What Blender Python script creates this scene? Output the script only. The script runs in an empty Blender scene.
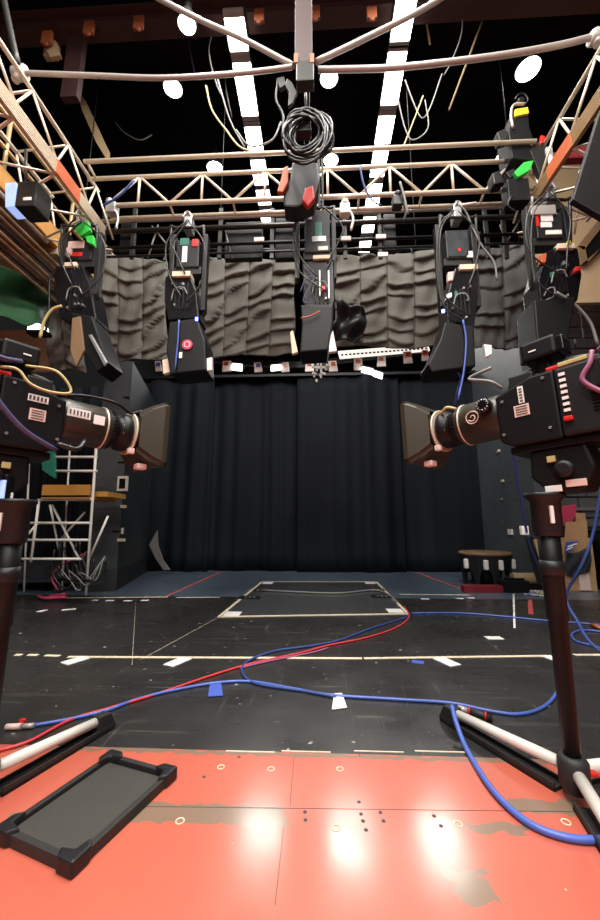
import bpy, bmesh, math, random
from mathutils import Vector, Matrix
random.seed(7)
sc = bpy.context.scene
COL = sc.collection
PI = math.pi

# ------------------------------------------------------------------ camera
FPX, W, H = 380.0, 600.0, 920.0
VX, VY = 318.0, 525.0            # where the depth direction of the room vanishes
TP = (VY - H / 2) / FPX
SA = 0.0
pitch = math.atan(math.hypot(VY - H / 2, 0) / math.hypot(FPX, VX - W / 2))
yaw = math.asin(max(-1, min(1, (VX - W / 2) / math.sqrt(FPX ** 2 + (VX - W / 2) ** 2 + (VY - H / 2) ** 2))))
EYE = Vector((0, 0, 1.0))
FWD = Vector((-math.sin(yaw) * math.cos(pitch), math.cos(yaw) * math.cos(pitch), math.sin(pitch)))
RGT = Vector((math.cos(yaw), math.sin(yaw), 0))
UPV = RGT.cross(FWD)
cd = bpy.data.cameras.new('camera')
cam = bpy.data.objects.new('camera', cd); COL.objects.link(cam)
cd.sensor_fit = 'HORIZONTAL'; cd.sensor_width = 36; cd.lens = 36 * FPX / W
cd.clip_start = 0.02; cd.clip_end = 100
cam.matrix_world = Matrix((( RGT.x, UPV.x, -FWD.x, EYE.x), (RGT.y, UPV.y, -FWD.y, EYE.y), (RGT.z, UPV.z, -FWD.z, EYE.z), (0, 0, 0, 1)))
sc.camera = cam

def ray(px, py):
    return FWD + RGT * ((px - W / 2) / FPX) + UPV * ((H / 2 - py) / FPX)
def at(px, py, Y):
    d = ray(px, py); return EYE + d * (Y / d.y)
def G(px, py, z=0.0):
    d = ray(px, py); return EYE + d * ((z - EYE.z) / d.z)

# ------------------------------------------------------------------ materials
M = {}
def mat(name, col, rough=0.5, metal=0.0, var=0.12, scale=9.0, bump=0.0, emit=0.0, spec=0.5, bscale=None):
    m = bpy.data.materials.new(name); m.use_nodes = True
    nt = m.node_tree; b = nt.nodes['Principled BSDF']
    tc = nt.nodes.new('ShaderNodeTexCoord'); n = nt.nodes.new('ShaderNodeTexNoise')
    n.inputs['Scale'].default_value = scale; n.inputs['Detail'].default_value = 4
    nt.links.new(tc.outputs['Object'], n.inputs['Vector'])
    mx = nt.nodes.new('ShaderNodeMix'); mx.data_type = 'RGBA'
    c0 = [max(0, c * (1 - var)) for c in col]; c1 = [min(1, c * (1 + var)) for c in col]
    mx.inputs[6].default_value = (*c0, 1); mx.inputs[7].default_value = (*c1, 1)
    nt.links.new(n.outputs['Fac'], mx.inputs[0]); nt.links.new(mx.outputs[2], b.inputs['Base Color'])
    b.inputs['Roughness'].default_value = rough; b.inputs['Metallic'].default_value = metal
    b.inputs['Specular IOR Level'].default_value = spec
    if emit:
        b.inputs['Emission Color'].default_value = (*col, 1); b.inputs['Emission Strength'].default_value = emit
    if bump:
        n2 = nt.nodes.new('ShaderNodeTexNoise'); n2.inputs['Scale'].default_value = bscale or scale * 4
        nt.links.new(tc.outputs['Object'], n2.inputs['Vector'])
        bp = nt.nodes.new('ShaderNodeBump'); bp.inputs['Strength'].default_value = bump; bp.inputs['Distance'].default_value = 0.01
        nt.links.new(n2.outputs['Fac'], bp.inputs['Height']); nt.links.new(bp.outputs['Normal'], b.inputs['Normal'])
    M[name] = m; return m

mat('black', (.005, .005, .006), .45, spec=.28)
mat('black_gloss', (.006, .006, .008), .22)
mat('black_rubber', (.018, .017, .017), .6, bump=.1, scale=30)
mat('charcoal', (.011, .011, .0125), .45, spec=.35)
mat('lens_black', (.034, .03, .021), .38)
mat('hood_brown', (.036, .029, .018), .4)
mat('cream_metal', (.74, .65, .52), .34, .25, var=.1)
mat('pipe_grey', (.42, .38, .36), .4, .3, var=.08)
mat('gold_metal', (.45, .31, .16), .4, .35)
mat('steel', (.5, .5, .5), .35, .8)
mat('dark_steel', (.024, .023, .021), .42, .3)
mat('white_tube', (.72, .68, .62), .35)
mat('white_paint', (.82, .8, .76), .5)
mat('paper', (.85, .83, .8), .7)
mat('pink_paper', (.75, .55, .5), .7)
mat('ink', (.05, .05, .06), .7)
mat('orange', (.5, .1, .025), .5)
mat('orange_wood', (.5, .24, .05), .5, scale=4, var=.25)
mat('brown_wood', (.2, .12, .06), .6, scale=6, var=.3)
mat('beige', (.42, .3, .18), .6, var=.12, scale=3)
mat('tan_roll', (.35, .25, .14), .7)
mat('red', (.6, .02, .015), .4)
mat('dark_red', (.16, .01, .015), .5)
mat('magenta', (.55, .05, .12), .5)
mat('rust', (.24, .06, .02), .6)
mat('maroon_steel', (.045, .02, .019), .5, .1, var=.3)
mat('green', (.03, .5, .06), .45)
mat('green_tarp', (.005, .065, .014), .55, var=.35, scale=4, bump=.2)
mat('teal', (.02, .16, .11), .45)
mat('blue_cable', (.075, .13, .48), .4)
mat('dark_blue_cable', (.03, .06, .22), .45)
mat('purple_cable', (.06, .055, .13), .4)
mat('pink_cable', (.3, .1, .2), .45)
mat('red_cable', (.62, .04, .05), .4)
mat('grey_cable', (.2, .2, .19), .5)
mat('yellow_cable', (.5, .42, .18), .5)
mat('black_cable', (.012, .012, .012), .4)
mat('yellow', (.8, .62, .02), .5)
mat('cardboard', (.48, .28, .14), .8, var=.1, scale=5)
mat('navy_cloth', (.02, .022, .035), .85, bump=.2)
mat('tray_pad', (.045, .041, .036), .55)
mat('tape_cream', (.72, .62, .46), .6, var=.25, scale=25)
mat('tape_white', (.8, .78, .76), .6, var=.1, scale=25)
mat('tape_red', (.5, .08, .08), .6, var=.2, scale=20)
mat('tape_blue', (.05, .1, .45), .6)
mat('flat_black', (.022, .024, .027), .5, var=.35, scale=3, bump=.15)
mat('flat_slate_lit', (.085, .097, .108), .5, var=.3, scale=2.5, bump=.15)  # lighter slate for the right flat: its stronger light is put into the colour
mat('flat_slate', (.04, .046, .053), .45, var=.35, scale=2.5, bump=.15)
mat('tile_wall', (.075, .075, .08), .6, var=.2, scale=3, bump=.1)
mat('wall_dark', (.006, .006, .007), .85, spec=.2)
mat('ceil_dark', (.0025, .0022, .0022), .9, spec=.1)
mat('duct', (.012, .014, .016), .5, .2)
mat('blanket', (.095, .088, .074), .8, var=.22, scale=5, bump=.3, bscale=60)
mat('blanket_dark', (.05, .048, .046), .8, var=.22, scale=5, bump=.3, bscale=60)
mat('curtain', (.0075, .0098, .0145), .78, spec=.2, var=.15, scale=2, bump=.15, bscale=90)
mat('lining', (.22, .21, .2), .8)
mat('glass', (.05, .06, .1), .05, 0, var=.3, scale=5)
mat('screen_grey', (.06, .07, .075), .15, var=.6, scale=12)
mat('lamp', (1, .97, .9), .5, emit=14.0)
mat('tube_light', (1, .96, .88), .5, emit=13.0)
mat('small_lamp', (1, .98, .95), .5, emit=3.0)
mat('led_strip', (1, .95, .86), .5, emit=.8)
mat('seam', (.03, .027, .023), .8)
mat('blue_screen', (.3, .42, .8), .4, emit=.9)
mat('led_blue', (.15, .2, 1), .4, emit=6)
mat('led_red', (1, .05, .05), .4, emit=1.5)
mat('trap_plate', (.055, .056, .06), .22, var=.3, scale=8)

def nodes(m):
    nt = m.node_tree; return nt, nt.nodes, nt.links
def mathn(nt, op, a, b=None, clamp=False):
    n = nt.nodes.new('ShaderNodeMath'); n.operation = op; n.use_clamp = clamp
    for i, v in enumerate((a, b)):
        if v is None: continue
        if isinstance(v, (int, float)): n.inputs[i].default_value = v
        else: nt.links.new(v, n.inputs[i])
    return n.outputs[0]
def mixc(nt, fac, a, b):
    n = nt.nodes.new('ShaderNodeMix'); n.data_type = 'RGBA'
    if isinstance(fac, (int, float)): n.inputs[0].default_value = fac
    else: nt.links.new(fac, n.inputs[0])
    for i, v in ((6, a), (7, b)):
        if isinstance(v, tuple): n.inputs[i].default_value = (*v, 1)
        else: nt.links.new(v, n.inputs[i])
    return n.outputs[2]
def noise(nt, vec, scale, detail=4, mapping=None, rot=0):
    n = nt.nodes.new('ShaderNodeTexNoise'); n.inputs['Scale'].default_value = scale; n.inputs['Detail'].default_value = detail
    if mapping:
        mp = nt.nodes.new('ShaderNodeMapping'); mp.inputs['Scale'].default_value = mapping; mp.inputs['Rotation'].default_value = (0, 0, rot)
        nt.links.new(vec, mp.inputs['Vector']); vec = mp.outputs[0]
    nt.links.new(vec, n.inputs['Vector']); return n.outputs['Fac']

def black_floor_mat():
    m = bpy.data.materials.new('black_vinyl'); m.use_nodes = True; nt, ns, lk = nodes(m); b = ns['Principled BSDF']
    tc = ns.new('ShaderNodeTexCoord').outputs['Object']
    big = noise(nt, tc, 1.3, 5); col = mixc(nt, big, (.014, .014, .015), (.036, .034, .032))
    for mp, rot, th, k in (((.7, 16, 1), .35, .63, .10), ((13, .8, 1), .5, .64, .12), ((.9, 22, 1), -.6, .64, .16), ((.8, 30, 1), 1.1, .66, .2), ((.6, 9, 1), .05, .6, .05)):
        s = noise(nt, tc, 1.6, 6, mp, rot)
        brk = mathn(nt, 'MULTIPLY', mathn(nt, 'SUBTRACT', noise(nt, tc, 2.1 + rot, 3), .42), 5, True)
        f = mathn(nt, 'MULTIPLY', mathn(nt, 'MULTIPLY', mathn(nt, 'SUBTRACT', s, th), 14, True), mathn(nt, 'MULTIPLY', brk, k), True)
        col = mixc(nt, f, col, (.5, .46, .42))
    s = noise(nt, tc, 16, 3); f = mathn(nt, 'MULTIPLY', mathn(nt, 'SUBTRACT', s, .69), 14, True)
    col = mixc(nt, f, col, (.4, .38, .35))
    lk.new(col, b.inputs['Base Color'])
    r = mathn(nt, 'ADD', mathn(nt, 'MULTIPLY', noise(nt, tc, 3, 5), .4), .1)
    lk.new(r, b.inputs['Roughness'])
    bp = ns.new('ShaderNodeBump'); bp.inputs['Strength'].default_value = .12; bp.inputs['Distance'].default_value = .01
    lk.new(noise(nt, tc, 5, 3), bp.inputs['Height']); lk.new(bp.outputs[0], b.inputs['Normal'])
    M['black_vinyl'] = m
def red_floor_mat():
    m = bpy.data.materials.new('red_paint'); m.use_nodes = True; nt, ns, lk = nodes(m); b = ns['Principled BSDF']
    tc = ns.new('ShaderNodeTexCoord').outputs['Object']
    sep = ns.new('ShaderNodeSeparateXYZ'); lk.new(tc, sep.inputs[0])
    col = mixc(nt, noise(nt, tc, 2.2, 5), (.46, .09, .054), (.55, .13, .082))
    wob = mathn(nt, 'MULTIPLY', mathn(nt, 'SUBTRACT', noise(nt, tc, 14, 6), .5), .14)
    wx = mathn(nt, 'ADD', sep.outputs[0], wob); wy = mathn(nt, 'ADD', sep.outputs[1], mathn(nt, 'MULTIPLY', wob, .6))
    for (x0, y0, x1, y1) in WORN:
        a = G((x0 + x1) / 2, y1); c = G((x0 + x1) / 2, y0); ym = (y0 + y1) / 2
        xa = G(x0, ym).x; xb = G(x1, ym).x
        f = mathn(nt, 'MULTIPLY', mathn(nt, 'MULTIPLY', mathn(nt, 'GREATER_THAN', wx, xa), mathn(nt, 'LESS_THAN', wx, xb)),
                  mathn(nt, 'MULTIPLY', mathn(nt, 'GREATER_THAN', wy, a.y), mathn(nt, 'LESS_THAN', wy, c.y)))
        col = mixc(nt, mathn(nt, 'MULTIPLY', f, .85), col, (.17, .145, .1))
    s = noise(nt, tc, 30, 3); f = mathn(nt, 'MULTIPLY', mathn(nt, 'SUBTRACT', s, .755), 30, True)
    col = mixc(nt, f, col, (.75, .7, .6))
    lk.new(col, b.inputs['Base Color'])
    b.inputs['Roughness'].default_value = .38; b.inputs['Coat Weight'].default_value = .7
    lk.new(mathn(nt, 'ADD', mathn(nt, 'MULTIPLY', noise(nt, tc, 4, 4), .2), .06), b.inputs['Coat Roughness'])
    bp = ns.new('ShaderNodeBump'); bp.inputs['Strength'].default_value = .1; bp.inputs['Distance'].default_value = .01
    lk.new(noise(nt, tc, 4, 3), bp.inputs['Height']); lk.new(bp.outputs[0], b.inputs['Normal'])
    M['red_paint'] = m
WORN = [(130, 805, 288, 824), (0, 812, 30, 838), (505, 800, 578, 813), (465, 823, 528, 833), (452, 868, 490, 905)
    , (0, 753, 620, 757)]
black_floor_mat(); red_floor_mat()
mat('blue_floor', (.075, .1, .135), .3, var=.18, scale=2)

# ------------------------------------------------------------------ mesh builder
class MB:
    def __init__(self): self.bm = bmesh.new()
    def _xf(self, verts, Mx):
        if Mx is not None: bmesh.ops.transform(self.bm, matrix=Mx, verts=verts)
    def box(self, c, s, Mx=None, bev=0.0, mi=0):
        r = bmesh.ops.create_cube(self.bm, size=1.0)
        for v in r['verts']: v.co = Vector((v.co.x * s[0] + c[0], v.co.y * s[1] + c[1], v.co.z * s[2] + c[2]))
        vs = r['verts']
        if bev:
            es = list({e for v in vs for e in v.link_edges})
            q = bmesh.ops.bevel(self.bm, geom=es, offset=min(bev, min(s) * .45), segments=2, affect='EDGES', profile=.6)
            vs = list({v for f in q['faces'] for v in f.verts} | {v for v in vs if v.is_valid})
        for f in {f for v in vs for f in v.link_faces}: f.material_index = mi
        self._xf(vs, Mx); return self
    def prism(self, pts, offset, mi=0, bev=0.0):
        """closed polygon of 3-D points extruded by the vector offset"""
        off = Vector(offset); n = len(pts)
        a = [self.bm.verts.new(p) for p in pts]; b = [self.bm.verts.new(Vector(p) + off) for p in pts]
        fs = [self.bm.faces.new(a), self.bm.faces.new(b[::-1])]
        for i in range(n): fs.append(self.bm.faces.new((a[i], b[i], b[(i + 1) % n], a[(i + 1) % n])))
        for f in fs: f.material_index = mi
        bmesh.ops.recalc_face_normals(self.bm, faces=fs)
        if bev:
            es = list({e for f in fs for e in f.edges})
            bmesh.ops.bevel(self.bm, geom=es, offset=bev, segments=2, affect='EDGES', profile=.6)
        return self
    def tube(self, pts, r, seg=8, closed=False, smooth=0, mi=0, caps=True):
        pts = [Vector(p) for p in pts]
        if smooth and len(pts) > 2:
            q = []; n = len(pts); rng = n if closed else n - 1
            for i in range(rng):
                p0 = pts[(i - 1) % n] if (closed or i > 0) else pts[0] * 2 - pts[1]
                p1 = pts[i]; p2 = pts[(i + 1) % n]
                p3 = pts[(i + 2) % n] if (closed or i + 2 < n) else p2 * 2 - p1
                for k in range(smooth):
                    t = k / smooth
                    q.append(.5 * ((2 * p1) + (p2 - p0) * t + (2 * p0 - 5 * p1 + 4 * p2 - p3) * t * t + (3 * p1 - p0 - 3 * p2 + p3) * t ** 3))
            if not closed: q.append(pts[-1])
            pts = q
        n = len(pts); rings = []; prev = None
        for i, p in enumerate(pts):
            a = pts[(i - 1) % n] if (closed or i > 0) else p; c = pts[(i + 1) % n] if (closed or i < n - 1) else p
            d = (c - a)
            if d.length < 1e-9: d = Vector((0, 0, 1))
            d.normalize()
            if prev is None:
                u = d.orthogonal().normalized()
            else:
                u = (prev - d * prev.dot(d)); u = u.normalized() if u.length > 1e-6 else d.orthogonal().normalized()
            prev = u; w = d.cross(u)
            rr = r[i] if isinstance(r, (list, tuple)) else r
            rings.append([self.bm.verts.new(p + (u * math.cos(2 * PI * k / seg) + w * math.sin(2 * PI * k / seg)) * rr) for k in range(seg)])
        m = n if closed else n - 1
        for i in range(m):
            A = rings[i]; B = rings[(i + 1) % n]
            for k in range(seg):
                f = self.bm.faces.new((A[k], A[(k + 1) % seg], B[(k + 1) % seg], B[k])); f.smooth = True; f.material_index = mi
        if caps and not closed:
            self.bm.faces.new(rings[0][::-1]).material_index = mi; self.bm.faces.new(rings[-1]).material_index = mi
        return self
    def lathe(self, prof, Mx, seg=24, mi=0):
        """profile of (radius, height) revolved about local Z"""
        rings = []; vs = []
        for (r, h) in prof:
            ring = [self.bm.verts.new((r * math.cos(2 * PI * k / seg), r * math.sin(2 * PI * k / seg), h)) for k in range(seg)]
            rings.append(ring); vs += ring
        for i in range(len(rings) - 1):
            for k in range(seg):
                f = self.bm.faces.new((rings[i][k], rings[i][(k + 1) % seg], rings[i + 1][(k + 1) % seg], rings[i + 1][k])); f.material_index = mi; f.smooth = True
        self.bm.faces.new(rings[0][::-1]).material_index = mi; self.bm.faces.new(rings[-1]).material_index = mi
        self._xf(vs, Mx); return self
    def grid(self, fn, nu, nv, mi=0):
        vs = [[self.bm.verts.new(fn(i / nu, j / nv)) for j in range(nv + 1)] for i in range(nu + 1)]
        for i in range(nu):
            for j in range(nv):
                f = self.bm.faces.new((vs[i][j], vs[i + 1][j], vs[i + 1][j + 1], vs[i][j + 1])); f.smooth = True; f.material_index = mi
        return self
    def sphere(self, c, r, s=(1, 1, 1), mi=0, seg=12):
        q = bmesh.ops.create_uvsphere(self.bm, u_segments=seg, v_segments=max(6, seg // 2), radius=r)
        for v in q['verts']: v.co = Vector((v.co.x * s[0] + c[0], v.co.y * s[1] + c[1], v.co.z * s[2] + c[2]))
        for f in {f for v in q['verts'] for f in v.link_faces}: f.smooth = True; f.material_index = mi
        return self
    # image-guided shapes (a rectangle or outline seen in the photo, given its distance and its thickness)
    def rect(self, x0, y0, x1, y1, Y, d, bev=0.004, mi=0):
        a = at(x0, (y0 + y1) / 2, Y); b = at(x1, (y0 + y1) / 2, Y); t = at((x0 + x1) / 2, y0, Y); u = at((x0 + x1) / 2, y1, Y)
        return self.box(((a.x + b.x) / 2, Y + d / 2, (t.z + u.z) / 2), (abs(b.x - a.x), d, abs(t.z - u.z)), bev=bev, mi=mi)
    def poly(self, pts, Y, d, mi=0, bev=0.0):
        return self.prism([at(x, y, Y) for x, y in pts], (0, d, 0), mi, bev)
    def wire(self, pts, r, Y=None, smooth=5, seg=6, closed=False, mi=0):
        return self.tube([at(p[0], p[1], p[2] if len(p) > 2 else Y) for p in pts], r, seg, closed, smooth, mi)
    def build(self, name, mats, parent=None, solid=0.0):
        bmesh.ops.recalc_face_normals(self.bm, faces=self.bm.faces[:]) if not solid else None
        me = bpy.data.meshes.new(name)
        if parent is None:
            vs = [v.co for v in self.bm.verts]
            o0 = Vector(((min(v.x for v in vs) + max(v.x for v in vs)) / 2, (min(v.y for v in vs) + max(v.y for v in vs)) / 2, min(v.z for v in vs)))
        else:
            o0 = Vector(); p = parent
            while p is not None: o0 = o0 + p.location; p = p.parent
        for v in self.bm.verts: v.co -= o0
        self.bm.to_mesh(me); self.bm.free()
        for mm in (mats if isinstance(mats, (list, tuple)) else [mats]): me.materials.append(M[mm])
        o = bpy.data.objects.new(name, me); COL.objects.link(o)
        if parent is None: o.location = o0
        else: o.parent = parent
        if solid:
            s = o.modifiers.new('thickness', 'SOLIDIFY'); s.thickness = solid; s.offset = 0
        return o

def tag(o, label, cat, group=None, kind=None):
    o['label'] = label; o['category'] = cat
    if group: o['group'] = group
    if kind: o['kind'] = kind
    return o
def thing(name, loc, label, cat, group=None):
    o = bpy.data.objects.new(name, None); COL.objects.link(o); o.location = loc; o.empty_display_size = .1
    return tag(o, label, cat, group)
def struct(name, mb, m, solid=0.0):
    o = mb.build(name, m, None, solid); o['kind'] = 'structure'; return o
def lab(o, s): o['label'] = s; return o
def aim(p, d):
    d = Vector(d).normalized(); return Matrix.Translation(p) @ d.to_track_quat('Z', 'Y').to_matrix().to_4x4()

# ------------------------------------------------------------------ room shell
XL, XR, YB, YF, ZC = -6.2, 6.2, 16.5, -4.5, 8.6
YE = G(318, 753).y              # edge between red boards and black vinyl
YBL = G(318, 597.5).y           # edge between black vinyl and blue-grey stage cloth
def slab(x0, x1, y0, y1, z0, z1): return MB().box(((x0 + x1) / 2, (y0 + y1) / 2, (z0 + z1) / 2), (x1 - x0, y1 - y0, z1 - z0))
def floor_piece(name, x0, x1, y0, y1, m, extra=None):
    mb = slab(x0, x1, y0, y1, -.1, 0)
    mats = [m]
    if extra: extra(mb); mats.append('ink'); mats.append('tape_cream')
    me = bpy.data.meshes.new(name); mb.bm.to_mesh(me); mb.bm.free()
    for k in mats: me.materials.append(M[k])
    o = bpy.data.objects.new(name, me); COL.objects.link(o); o['kind'] = 'structure'; return o
def red_marks(mb):
    for (x, y) in ((305, 812), (305.5, 820), (359, 802), (361, 814), (363, 821), (366, 830), (380.5, 812.5), (383.5, 821), (434, 816), (441, 826), (239, 757), (204, 777)):
        p = G(x, y); mb.lathe([(.007, 0), (.007, .0012)], Matrix.Translation(p), 10, 1)
    for (x, y) in ((180, 821), (458, 824), (336, 828), (566, 822), (221, 767), (271, 769), (340, 769)):
        p = G(x, y); mb.tube([p + Vector((.014 * math.cos(a), .014 * math.sin(a), 0)) for a in [k * PI / 6 for k in range(12)]], .0022, 5, True, 0, 2)
    for a, c in (((294, 757), (290, 806)), ((284, 826), (275, 905)), ((100, 806), (588, 812))):
        p, q = G(*a), G(*c); mb.tube([p, q], .0012, 4, mi=1)
fl_red = floor_piece('floor', XL, XR, YF, YE, 'red_paint', red_marks)
def black_marks(mb):
    for a, c in (((360, 757), (330, 600)), ((136, 597), (132, 665)), ((250, 600), (140, 660)), ((420, 755), (398, 668))):
        p, q = G(*a), G(*c); mb.tube([p, q], .0015, 4, mi=2 if a[0] in (136, 250) else 1)
    for x in (250, 306, 379, 440): 
        p = G(x, 752.5); mb.box((p.x, p.y + .004, .0015), (.22, .006, .003), mi=2)
fl_black = floor_piece('floor.001', XL, XR, YE, YBL, 'black_vinyl', black_marks)
fl_blue = floor_piece('floor.002', XL, XR, YBL, YB, 'blue_floor')
struct('ceiling', slab(XL, XR, YF, YB, ZC, ZC + .1), 'ceil_dark')
struct('wall_back', slab(XL, XR, YB, YB + .1, 0, ZC), 'wall_dark')
struct('wall_left', slab(XL - .1, XL, YF, YB, 0, ZC), 'wall_dark')
struct('wall_right', slab(XR, XR + .1, YF, YB, 0, ZC), 'wall_dark')
struct('wall_front', slab(XL, XR, YF - .1, YF, 0, ZC), 'wall_dark')

# roof steel (setting)
def ibeam(name, Y, z, x0, x1, h=.34):
    mb = MB()
    mb.box(((x0 + x1) / 2, Y, z), (x1 - x0, .03, h)); mb.box(((x0 + x1) / 2, Y, z + h / 2), (x1 - x0, .24, .03)); mb.box(((x0 + x1) / 2, Y, z - h / 2), (x1 - x0, .24, .03))
    return struct(name, mb, 'maroon_steel')
ibeam('trim_1', 4.2, at(160, 21, 4.2).z, XL, XR, .26)
mb = MB()
p = at(75, 60, 5.6); mb.box((p.x, 7.5, p.z), (.14, 5, .2)); struct('trim_2', mb, 'maroon_steel')
mb = MB(); mb.rect(64, 33, 80, 96, 4.2, .1); struct('trim_3', mb, 'maroon_steel')

# ------------------------------------------------------------------ ceiling lamps
ZL = 7.9
def strip_lamp(x, y0, y1, label):
    t = thing('strip_light', (x, (y0 + y1) / 2, ZL), label, 'ceiling light', 'fluorescent strip lights')
    L = y1 - y0
    mb = MB(); mb.box((x, (y0 + y1) / 2, ZL + .06), (.3, L + .02, .1), bev=.01)
    mb.box((x, (y0 + y1) / 2, ZL + .2), (.05, .05, .25)); mb.box((x, (y0 + y1) / 2, (ZL + .3 + ZC) / 2), (.03, .03, ZC - ZL - .3)); mb.build('housing', 'dark_steel', t)
    MB().box((x, (y0 + y1) / 2, ZL), (.275, L, .03), bev=.008).build('diffuser', 'tube_light', t)
    for s in (-1, 1): MB().box((x, (y0 + y1) / 2 + s * (L / 2 + .05), ZL + .01), (.28, .08, .05), bev=.006).build('end_cap', 'pipe_grey', t)
def zl(px, py): return G(px, py, ZL)
seq = ['nearest', 'second', 'third', 'fourth', 'fifth', 'sixth', 'seventh']
for side, segs in (('left', [((233, 18), (240, 50)), ((241, 63), (250, 115)), ((252, 127), (257, 152)), ((259, 160), (264, 184)), ((265, 190), (268, 204)), ((269.5, 210), (271, 221))]),
                   ('right', [((409, -8), (399, 40)), ((397, 52), (389, 104)), ((387, 116), (383, 143)), ((381, 151), (377, 176)), ((375, 184), (371, 208)), ((369, 217), (366, 232)), ((364, 238), (360, 252))])):
    xs = sum(zl(*a).x + zl(*b).x for a, b in segs[:3]) / 6
    for i, (a, b) in enumerate(segs):
        strip_lamp(xs, zl(*a).y, zl(*b).y, f'white ceiling strip light, {seq[i]} one in the {side} row')

def dome(px, py, d, Y, label):
    p = at(px, py, Y); r = d * Y / FPX / 2 * 1.0
    t = thing('high_bay_lamp', p, label, 'ceiling light', 'round high bay lamps')
    Mx = Matrix.Translation(p) @ Matrix.Rotation(.0, 4, 'X')
    MB().lathe([(r * .98, -.01), (r, .0), (r * 1.02, .03), (r * .8, .14), (r * .35, .24), (.05, .26), (.05, .36)], Mx, 24).build('shade', 'dark_steel', t)
    MB().lathe([(r * .2, -.05), (r * .7, -.03), (r * .97, -.005), (r * .97, 0.0)], Mx, 24).build('bulb', 'lamp', t)
    MB().tube([p + Vector((0, 0, .36)), Vector((p.x, p.y, ZC))], .012, 6).build('drop_rod', 'black', t)
dome(173, 88, 24, 5.0, 'round glowing lamp high at the left, over the curved pipe')
dome(329, 78, 23, 4.9, 'round glowing lamp just right of the central bracket')
dome(528, 69, 29, 5.1, 'round glowing lamp at upper right, alone on the black ceiling')
dome(187, 24, 24, 3.9, 'brightest round lamp at top left by the maroon beam')
dome(215, 168, 20, 6.2, 'round lamp behind the cross truss, left of the left strip lights')
dome(331, 160, 18, 6.3, 'round lamp behind the cross truss, beside the cable coil')
dome(505, 156, 20, 6.3, 'round lamp behind the right end of the cross truss')

# pipes and ducts under the ceiling
def simple(name, mb, m, label, cat, group=None, solid=0): return tag(mb.build(name, m, None, solid), label, cat, group)
p = at(300, 40, 6.6); simple('ceiling_duct', MB().tube([(XL, 6.6, p.z), (XR, 6.6, p.z)], .16, 16), 'duct', 'long dark round duct running across under the ceiling', 'duct')
p = at(300, 108, 7.4); simple('ceiling_duct', MB().box((0, 7.4, p.z), (XR - XL, .3, .22), bev=.02), 'duct', 'long dark square duct farther back under the ceiling', 'duct')
simple('ceiling_pipe', MB().wire([(70, 41, 5.3), (250, 24, 5.3), (330, 17, 5.3), (600, 0, 5.3)], .014, smooth=0), 'orange', 'thin orange pipe slanting across under the maroon beam', 'pipe')
for i, (x, y) in enumerate(((46, 34), (88, 24), (138, 19), (259, 12), (315, 9), (372, 9))):
    mb = MB(); mb.rect(x - 5, y - 4, x + 5, y + 8, 4.03, .05, .01); mb.wire([(x - 3, y + 8), (x, y + 11), (x + 3, y + 8)], .02, 4.05)
    simple('beam_clamp', mb, 'rust', ['orange clamp at the far left end of the maroon beam', 'orange clamp on the maroon beam, second from its left end', 'orange clamp on the maroon beam above the bent pipe', 'orange clamp on the maroon beam left of the central bracket', 'orange clamp on the maroon beam right above the central bracket', 'orange clamp on the maroon beam near the right strip lights'][i], 'clamp', 'clamps on the beam')
mb = MB(); mb.rect(44, 42, 56, 55, 4.15, .08); mb.poly([(42, 42), (55, 40), (60, 55), (50, 57)], 4.1, .05); simple('beam_bracket', mb, 'tan_roll', 'tan plate hanging under the left end of the beam', 'bracket')
mb = MB(); mb.poly([(76, 88), (85, 100), (108, 150), (107, 160), (96, 142), (82, 110)], 4.9, .06); simple('ceiling_brace', mb, 'tan_roll', 'tan slanted board hanging from ceiling at the left', 'board')
# ------------------------------------------------------------------ front bent pipe and central bracket
YP = 2.76
t = thing('overhead_pipe_rig', at(305, 72, YP), 'grey bent pipe frame crossing the top, joined at a central bracket', 'pipe frame')
MB().wire([(22, 73), (90, 75.5), (160, 78), (220, 75), (262, 71), (292, 67)], .022, YP, 6, 10).build('pipe', 'pipe_grey', t)
MB().wire([(318, 70), (390, 68), (450, 62), (510, 54), (560, 45), (596, 36)], .026, YP, 6, 10).build('pipe', 'pipe_grey', t)
MB().wire([(294, 66), (245, 40), (200, 20), (150, -6)], .024, YP + .02, 5, 10).build('diagonal_pipe', 'pipe_grey', t)
MB().wire([(316, 62), (370, 36), (425, 8), (470, -22)], .026, YP + .02, 5, 10).build('diagonal_pipe', 'pipe_grey', t)
mb = MB(); mb.rect(295, -60, 312, 62, YP - .02, .06, .004, 1); mb.rect(296, 60, 314, 80, YP - .05, .1, .01); mb.build('bracket', ['dark_steel', 'maroon_steel'], t)
for x in (296, 312): lab(MB().rect(x - 2, 53, x + 2, 62, YP - .055, .03, .003).build('bolt', 'orange', t), 'orange bolt')
for q, x, y in (('collar', 20, 74), ('collar', 597, 38)):
    mb = MB(); c = at(x, y, YP); mb.lathe([(.05, -.06), (.058, -.05), (.058, .05), (.05, .06)], aim(c, (1, 0, 0)), 16); mb.lathe([(.034, -.1), (.036, .1)], aim(c, (.2, .2, 1)), 12); mb.build(q, 'pipe_grey', t)
MB().wire([(18, 66), (8, 20), (-2, -30)], .03, YP, 4, 10).build('upright', 'dark_steel', t)

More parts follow.
